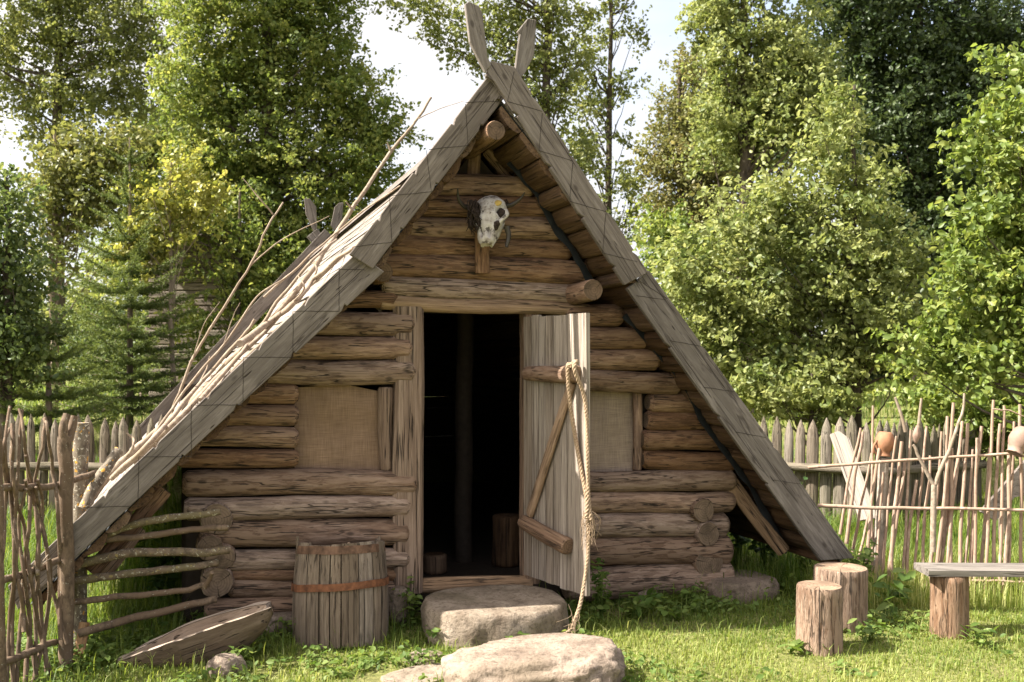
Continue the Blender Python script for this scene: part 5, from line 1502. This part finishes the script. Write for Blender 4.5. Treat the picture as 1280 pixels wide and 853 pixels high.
# spruce
def spruce(label, px, d, top_y, spread, seed):
    g = GD(px, d); z0 = gz(g.x, g.y); H = at(px, top_y, d).z - z0
    root = thing('spruce_tree', label, 'tree', (g.x, g.y, z0))
    M = Matrix.Translation((g.x, g.y, z0))
    tr = MB(); add_tube(tr, [(0, 0, -.1), (.01, 0, H * .5), (0, 0.01, H)], .07, .012, 8, 6, .1); tr.obj('trunk', M_TRUNKL, root, M)
    br = MB(); NC, ND, NRd = [], [], []
    h = .35
    while h < H * .985:
        f = 1 - h / H
        Lb = spread * (f ** .9) + .16
        nbr = 8 if f > .3 else 5
        a0 = random.uniform(0, 6.28)
        for k in range(nbr):
            a = a0 + 2 * math.pi * k / nbr + random.uniform(-.25, .25)
            L = Lb * random.uniform(.7, 1.15)
            droop = -.18 * f + .25 * (1 - f)
            pts = [Vector((math.cos(a) * L * t, math.sin(a) * L * t, h + L * (droop * t + .22 * t * t))) for t in (0, .33, .66, 1)]
            add_tube(br, pts, .012 * f + .006, .004, 5, 3, .1, cap=False)
            cur = catmull(pts, 5)
            m = len(cur)
            for i in range(1, m):
                t = i / m
                p = cur[i]; ax = (cur[i] - cur[i - 1]).normalized()
                side = ax.cross(Vector((0, 0, 1))).normalized()
                for sg in (-1, 1, 0):
                    tl = (.34 * L * (1 - t * .8) * min(1, f * 1.8) + .03) * random.uniform(.5, 1.1) if sg else .10
                    dr = (ax * .75 + side * sg * .8 + Vector((0, 0, -.10 + random.uniform(-.1, .1)))).normalized() if sg else ax
                    nn = max(5, int(tl / .0085))
                    tt = np.linspace(0, 1, nn)[:, None]
                    base = np.array(p)[None, :] + np.array(dr)[None, :] * tl * tt + np.array([0, 0, -.06])[None, :] * tl * tt * tt
                    rd = RNG.normal(size=(nn, 3)); rd += np.array(dr)[None, :] * 1.1 + np.array([0, 0, .2])
                    rd /= np.linalg.norm(rd, axis=1, keepdims=True)
                    NC.append(base); ND.append(rd); NRd.append(np.clip(RNG.uniform(0, .5, nn) + .25 * t + .25 * tt[:, 0], 0, 1))
        h += .17 + .24 * (1 - f)
    br.obj('branch', M_TRUNKL, root, M)
    B = np.concatenate(NC); D = np.concatenate(ND); r = np.concatenate(NRd)
    n = len(B); S = RNG.normal(size=(n, 3)); S -= (S * D).sum(1, keepdims=True) * D; S /= np.linalg.norm(S, axis=1, keepdims=True)
    ln = RNG.uniform(.032, .06, (n, 1)); wd = .0075
    V = np.stack([B - S * wd, B + S * wd, B + D * ln + S * wd * .4, B + D * ln - S * wd * .4], axis=1).reshape(-1, 3)
    Fc = np.arange(n * 4).reshape(-1, 4)
    mesh_obj('crown', np_mesh('crown', V, Fc, np.repeat(r, 4), False), L_SPRUCE, root, M)
spruce('small green spruce standing behind the left palisade', 162, 17.5, 172, 1.75, 1)
spruce('young spruce with bright tips low in front of the thicket', 60, 15.5, 400, 1.0, 4)

# far log cabin half hidden in the leaves
def cabin():
    c = GD(272, 21.8); z0 = gz(c.x, c.y)
    root = thing('log_cabin', 'old plank cabin half hidden among trees behind the hut', 'cabin', (c.x, c.y, z0))
    M = Matrix.Translation((c.x, c.y, z0)) @ Matrix.Rotation(-.45, 4, 'Z')
    mb = MB()
    for i in range(22):
        z = .08 + i * .16
        for y in (-1.2, 1.2): add_box(mb, (0, y, z), (1.9, .1, .15), 0, .02)
        for x in (-.9, .9): add_box(mb, (x, 0, z), (.1, 2.3, .15), 0, .02)
    mb.obj('wall', M_PALI, root, M)
    rf = MB()
    for sg in (-1, 1):
        for i in range(12):
            y = sg * (1.5 - i * .13); z = 3.5 + i * .13
            add_box(rf, (0, y, z), (2.3, .17, .05), 0, .01)
    rf.obj('roof', M_BOARD, root, M)
cabin()
c = GD(190, 24); rock('field_stone', 'pale field stone on the far lawn beyond the left palisade', (c.x, c.y, gz(c.x, c.y) + .1), (.55, .4, .4), M_ROCK, 2.1, .12, None, .2, 3)
c = GD(206, 24.3); rock('field_stone', 'brownish field stone next to the pale one on the far lawn', (c.x, c.y, gz(c.x, c.y) + .1), (.5, .4, .42), M_FOUND, 6.1, .12, None, .9, 3)

# ------------------------------------------------------------------ trees, middle
tree('tall dark trunked tree with loose foliage right behind the gable top', 682, 21, [(540, 15, 45, 22), (575, 45, 45, 26), (625, 30, 45, 30), (690, 15, 50, 28), (640, 80, 45, 30), (705, 70, 40, 35), (600, 80, 25, 18), (690, 130, 40, 35), (715, 190, 35, 40), (660, 130, 30, 25), (640, -40, 110, 40), (500, 5, 30, 12)], L_AIRY, .09, 20, .19, 50, .17, top=-60, nb=50)
tree('slender tree with a straight grey trunk right of the gable', 762, 23, [(790, 30, 26, 22), (740, 50, 28, 28), (780, 105, 20, 26), (732, 130, 28, 34), (780, 172, 14, 14), (735, 200, 28, 30), (785, 225, 22, 26), (740, 260, 34, 26), (780, 285, 28, 26), (760, -30, 60, 40), (725, 90, 20, 30)], L_AIRY, .09, 18, .17, 46, .11, top=-60, nb=44, tmat=M_TRUNK)
# ------------------------------------------------------------------ trees, right
tree('rusty brown tinted tree beyond the right roof slope', 850, 26, [(868, 95, 28, 34), (842, 150, 30, 36), (865, 180, 45, 45), (825, 215, 34, 36), (850, 260, 50, 40), (890, 230, 50, 60)], L_RUST, .10, 18, .24, 65, .16)
tree('large sunlit tree high up right of the slender trunk', 930, 18.5, [(908, 40, 50, 50), (935, 110, 56, 60), (895, 10, 36, 30), (985, 60, 50, 60), (960, 170, 60, 50), (900, 160, 40, 50), (1010, 130, 50, 60), (930, -50, 90, 40)], L_ALDER, .085, 28, .19, 72, .18, top=-40)
tree('bright alder with a thin dark stem just behind the palisade', 1068, 13.2, [(1045, 120, 18, 26), (1045, 175, 34, 36), (1055, 240, 60, 44), (985, 255, 60, 40), (930, 300, 65, 46), (1040, 310, 80, 50), (1110, 330, 55, 50), (960, 370, 75, 50), (1060, 390, 80, 50), (900, 410, 60, 50), (1120, 430, 60, 50), (1010, 450, 80, 40), (920, 470, 60, 36), (870, 350, 50, 44)], L_ALDER, .074, 46, .14, 64, .07, nb=60, rzf=1.2)
tree('deep green shaded tree filling the upper right background', 1150, 22, [(1070, 30, 80, 60), (1160, 60, 90, 80), (1250, 40, 80, 80), (1110, 150, 80, 70), (1200, 170, 90, 80), (1150, 260, 80, 70), (1240, 280, 70, 70), (1170, 370, 70, 70), (1100, -50, 160, 50)], L_DARK, .10, 24, .26, 75, .24, top=-60)
tree('fresh green alder leaning in from the right edge', 1322, 10.6, [(1275, 75, 24, 34), (1255, 140, 36, 36), (1225, 185, 24, 22), (1280, 200, 44, 50), (1230, 265, 46, 40), (1285, 290, 56, 60), (1210, 330, 44, 40), (1260, 380, 64, 56), (1190, 410, 40, 36), (1230, 450, 60, 40), (1340, 180, 50, 120), (1160, 450, 34, 30), (1340, 350, 60, 100)], L_ALDER2, .076, 52, .12, 54, .09, nb=50, rzf=1.0)
tree('yellowish green bush peeking out right of the roof joint', 850, 19, [(835, 310, 40, 36), (860, 350, 46, 40), (890, 400, 46, 44), (830, 280, 30, 24), (920, 440, 44, 40)], L_ALDER2, .09, 30, .18, 45, .06, name='leafy_bush')
tree('low leafy bush behind the middle of the right palisade', 1015, 12.4, [(985, 490, 46, 30), (1040, 500, 50, 26), (945, 480, 34, 34)], L_ALDER, .085, 46, .13, 46, .05, name='leafy_bush', nb=16)
tree('thick leafy bush behind the stake fence at the right', 1215, 12.0, [(1160, 500, 44, 30), (1220, 510, 60, 34), (1280, 510, 50, 40), (1180, 545, 40, 24), (1250, 550, 50, 26), (1330, 500, 60, 60)], L_ALDER2, .082, 50, .12, 46, .05, name='leafy_bush', nb=16)
# far wood mass behind everything, too deep to tell trees apart
def far_wood():
    bl = []
    for i in range(26):
        px = 900 + i * 26 + random.uniform(-20, 20); d = 34 + random.uniform(-3, 6)
        py = random.uniform(120, 440); c = at(px, py, d); k = d / F
        bl.append((c[:], (70 * k, 50 * k, 70 * k)))
    for i in range(14):
        px = -120 + i * 45; d = 44 + random.uniform(-2, 5); c = at(px, random.uniform(390, 450), d); k = d / F
        bl.append((c[:], (60 * k, 60 * k, 34 * k)))
    C, N, r, K = blob_leaves(bl, 6, .45, 60, .45, .5)
    mesh_obj('far_wood', leaf_mesh('far_wood', C, N, .24, r * .8), L_DARK)
    tag(bpy.data.objects['far_wood'], 'dark woodland closing the view behind the trees', 'wood', kind='stuff')
far_wood()

# ------------------------------------------------------------------ weeds and grass
def plant(label, x, y, h, spread, n, lsize, mat, name='leafy_weed', stems=6, asp=.62):
    z0 = gz(x, y)
    root = thing(name, label, 'plant', (x, y, z0))
    st = MB(); C, N, r = [], [], []
    for i in range(stems):
        a = random.uniform(0, 6.28); L = h * random.uniform(.6, 1.05)
        tip = Vector((math.cos(a) * spread * random.uniform(.2, 1), math.sin(a) * spread * random.uniform(.2, 1), L))
        pts = [Vector((tip.x * .1, tip.y * .1, -.02)), Vector((tip.x * .4, tip.y * .4, L * .55)), tip]
        add_tube(st, pts, .004 + h * .004, .002, 5, 4, .05, cap=False)
        cur = catmull(pts, 8)
        for k in range(n // stems):
            p = cur[random.randrange(3, len(cur))]
            q = Vector((random.gauss(0, 1), random.gauss(0, 1), .2)).normalized() * lsize * random.uniform(.4, 1.1)
            C.append((p + q)[:]); N.append((random.gauss(0, .4) + q.x * 3, random.gauss(0, .4) + q.y * 3, 1.0)); r.append(random.random())
    st.obj('stem', L_WEED, root, Matrix.Translation((x, y, z0)))
    me = leaf_mesh('leaves', np.array(C), np.array(N), lsize, np.array(r), asp, .2)
    mesh_obj('leaves', me, mat, root, Matrix.Translation((x, y, z0)))
def pl(label, px, py, h, spread, n, ls, mat=L_WEED, **kw):
    g = G(px, py); plant(label, g.x, g.y, h, spread, n, ls, mat, **kw)
pl('nettle clump between the barrel and the doorstep', 512, 782, .26, .14, 90, .06)
pl('small weed at the left foot of the doorstep stone', 545, 806, .14, .10, 50, .05)
pl('broad leaved dock plant in front of the doorstep', 655, 806, .12, .12, 22, .12, asp=.5)
pl('weed growing up behind the open door edge', 752, 775, .42, .10, 110, .05)
pl('dock leaves below the sill log right of the rope', 790, 775, .16, .16, 46, .09, asp=.45)
pl('low weeds in front of the right foundation slab', 840, 776, .10, .16, 40, .06)
pl('leafy plant beside the log ends at the right corner', 862, 762, .20, .08, 50, .05)
pl('dandelion rosette in front of the slim stump', 1000, 815, .07, .12, 26, .10, asp=.35, stems=3)
pl('weed patch between the slim stump and the bench', 1085, 800, .12, .14, 40, .08, asp=.4)
pl('tall weeds at the foot of the stake fence behind the thick stump', 1075, 752, .46, .16, 110, .06)
pl('large pale leaved dock beside the jug post', 1110, 766, .26, .14, 30, .13, asp=.45)
pl('weed at the base of the bench leg', 1222, 806, .11, .12, 36, .07, asp=.4)
pl('small weed by the trough tip', 300, 834, .12, .10, 30, .07, asp=.5)
pl('green weed growing behind the trough', 245, 790, .18, .08, 24, .07)
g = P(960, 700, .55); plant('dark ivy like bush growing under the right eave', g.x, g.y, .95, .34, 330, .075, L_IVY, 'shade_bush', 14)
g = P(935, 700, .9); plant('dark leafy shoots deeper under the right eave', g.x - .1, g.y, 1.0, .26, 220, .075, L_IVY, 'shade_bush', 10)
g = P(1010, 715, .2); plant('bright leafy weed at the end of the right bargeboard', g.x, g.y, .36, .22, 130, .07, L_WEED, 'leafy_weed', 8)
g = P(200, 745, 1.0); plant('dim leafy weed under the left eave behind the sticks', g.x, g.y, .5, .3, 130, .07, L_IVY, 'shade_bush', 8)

def grass():
    Vs, Fs, Rr = [], [], []
    tot = 0
    def patch(n, d0, d1, hmin, hmax, wd, pw=1.0, pxr_=(-60, 1340)):
        nonlocal tot
        u = RNG.uniform(0, 1, n); d = np.sqrt(d0 * d0 + (d1 * d1 - d0 * d0) * u ** pw)
        l = (RNG.uniform(pxr_[0], pxr_[1], n) - 640) / F
        X = CX + d * (S_ + l * C_); Y = CY + d * (C_ - l * S_)
        keep = ~((np.abs(X) < 1.95) & (Y > -.10) & (Y < 8.2))
        # bare trodden patch and doorstep
        g1 = G(520, 846); keep &= (((X - g1.x) / .42) ** 2 + ((Y - g1.y) / .16) ** 2) > RNG.uniform(.6, 1.3, n)
        g2 = G(675, 862); keep &= (((X - g2.x) / .46) ** 2 + ((Y - g2.y - .1) / .28) ** 2) > 1
        keep &= (((X + .02) / .42) ** 2 + ((Y + .52) / .36) ** 2) > 1
        X, Y = X[keep], Y[keep]
        # clumps
        nn = np.array([n3(x * 1.7, y * 1.7, 0) + .5 * n3(x * 5, y * 5, 4) for x, y in zip(X, Y)])
        k2 = RNG.uniform(-.9, .9, len(X)) < nn + .55
        X, Y, nn = X[k2], Y[k2], nn[k2]
        m = len(X)
        Z = np.array([gz(x, y) for x, y in zip(X, Y)])
        # taller near walls and under the fence, shorter on the trodden lawn
        tall = np.exp(-np.maximum(0, -Y - .25) / .35) * (Y < 0) + (Y >= 0) * 1.0
        # stays tall on the left by the trough and hurdle
        tall = np.clip(tall + .35 * (X < -1.3) * (Y > -1.5), 0, 1.15)
        h = (hmin + (hmax - hmin) * RNG.uniform(0, 1, m) ** 1.6) * (.55 + .62 * tall) * (1 + .35 * nn)
        az = RNG.uniform(0, 2 * np.pi, m); lean = RNG.uniform(.15, .95, m)
        dx, dy = np.cos(az), np.sin(az); pxv, pyv = -dy, dx
        w_ = wd * RNG.uniform(.6, 1.3, m)
        V = np.empty((m, 5, 3))
        B = np.stack([X, Y, Z - .01], 1); dv_ = np.stack([dx, dy, np.zeros(m)], 1); pv = np.stack([pxv, pyv, np.zeros(m)], 1); up_ = np.array([0, 0, 1.0])
        V[:, 0] = B - pv * w_[:, None]; V[:, 1] = B + pv * w_[:, None]
        mid = B + up_ * (h * .6)[:, None] + dv_ * (h * lean * .25)[:, None]
        V[:, 2] = mid + pv * (w_ * .75)[:, None]; V[:, 3] = mid - pv * (w_ * .75)[:, None]
        V[:, 4] = B + up_ * (h * (1 - .3 * lean))[:, None] + dv_ * (h * lean * .85)[:, None]
        b = (tot + np.arange(m) * 5)[:, None]
        Fs.append(np.concatenate([b + np.array([[0, 1, 2]]), b + np.array([[0, 2, 3]]), b + np.array([[3, 2, 4]])], 1).reshape(-1, 3))
        dry = np.clip(.46 + .36 * np.array([n3(x * .9 + 7, y * .9, 2) for x, y in zip(X, Y)]) - .28 * tall + RNG.normal(0, .16, m), 0, 1)
        Rr.append(np.repeat(dry, 5)); Vs.append(V.reshape(-1, 3)); tot += m * 5
    patch(140000, 4.9, 7.4, .03, .09, .0032)
    patch(60000, 7.4, 11.5, .08, .26, .0040)
    patch(36000, 11.5, 30, .10, .26, .009)
    patch(7000, 5.3, 8.5, .12, .26, .0026, 1.0)
    o = mesh_obj('grass', np_mesh('grass', np.concatenate(Vs), np.concatenate(Fs), np.concatenate(Rr), False), L_GRASS)
    tag(o, 'uneven green grass covering the yard', 'grass', kind='stuff')
grass()
def long_grass():
    # seeding long grass along the stake fence, one mass
    Vs, Fs, Rr = [], [], []; tot = 0
    m = 5200
    px = RNG.uniform(1010, 1330, m); d = RNG.uniform(7.0, 8.6, m); l = (px - 640) / F
    X = CX + d * (S_ + l * C_); Y = CY + d * (C_ - l * S_); Z = np.array([gz(x, y) for x, y in zip(X, Y)])
    h = RNG.uniform(.08, .28, m); az = RNG.uniform(0, 6.28, m); lean = RNG.uniform(.1, .7, m); w_ = .0028
    B = np.stack([X, Y, Z - .01], 1); dv_ = np.stack([np.cos(az), np.sin(az), 0 * az], 1); pv = np.stack([-np.sin(az), np.cos(az), 0 * az], 1); up_ = np.array([0, 0, 1.])
    V = np.empty((m, 5, 3)); V[:, 0] = B - pv * w_; V[:, 1] = B + pv * w_
    mid = B + up_ * (h * .6)[:, None] + dv_ * (h * lean * .2)[:, None]; V[:, 2] = mid + pv * w_ * .8; V[:, 3] = mid - pv * w_ * .8
    V[:, 4] = B + up_ * (h * (1 - .25 * lean))[:, None] + dv_ * (h * lean * .8)[:, None]
    b = (np.arange(m) * 5)[:, None]
    Fc = np.concatenate([b + np.array([[0, 1, 2]]), b + np.array([[0, 2, 3]]), b + np.array([[3, 2, 4]])], 1).reshape(-1, 3)
    o = mesh_obj('long_grass', np_mesh('long_grass', V.reshape(-1, 3), Fc, np.repeat(RNG.uniform(.2, .95, m), 5), False), L_GRASS)
    tag(o, 'long wispy grass growing through the stake fence', 'grass', kind='stuff')
long_grass()
def ground_weeds():
    # small broad leaves of clover and plantain through the turf, thickest in the shade of the front wall
    n = 15000
    d = RNG.uniform(4.95, 9.5, n); l = (RNG.uniform(-40, 1320, n) - 640) / F
    X = CX + d * (S_ + l * C_); Y = CY + d * (C_ - l * S_)
    dens = np.array([n3(x * 1.3 + 40, y * 1.3, 8) + .5 * n3(x * 4, y * 4, 2) for x, y in zip(X, Y)]) + .7 * np.exp(-np.abs(Y + .45) / .3) - .34
    keep = (dens > RNG.uniform(-.1, .9, n)) & ~((np.abs(X) < 2.0) & (Y > -.14)) & ((((X + .02) / .5) ** 2 + ((Y + .55) / .42) ** 2) > 1)
    g1 = G(520, 846); keep &= (((X - g1.x) / .42) ** 2 + ((Y - g1.y) / .16) ** 2) > 1
    g2 = G(675, 862); keep &= (((X - g2.x) / .52) ** 2 + ((Y - g2.y - .1) / .34) ** 2) > 1
    X, Y = X[keep], Y[keep]; m = len(X); per = 6
    h = RNG.uniform(.015, .07, (m, 1)) * (1 + 1.3 * np.exp(-np.abs(Y[:, None] + .35) / .25))
    cx = np.stack([X, Y, np.array([gz(x, y) for x, y in zip(X, Y)])], 1)
    off = RNG.normal(size=(m, per, 3)) * np.array([.035, .035, .0]); off[:, :, 2] = h * RNG.uniform(.4, 1.2, (m, per))
    C = (cx[:, None, :] + off).reshape(-1, 3)
    N = (np.array([0, 0, 1.0]) + off * np.array([9, 9, 0]) + RNG.normal(size=(m, per, 3)) * .3).reshape(-1, 3)
    r = np.clip(RNG.uniform(0, 1, (m, per)) * .6 + RNG.uniform(0, .4, (m, 1)), 0, 1).ravel()
    o = mesh_obj('ground_weeds', leaf_mesh('ground_weeds', C, N, .042, r, .6, .2), L_WEED)
    tag(o, 'low clover and plantain leaves mixed through the lawn', 'weeds', kind='stuff')
ground_weeds()
print('LEAVES', LEAFTOT)
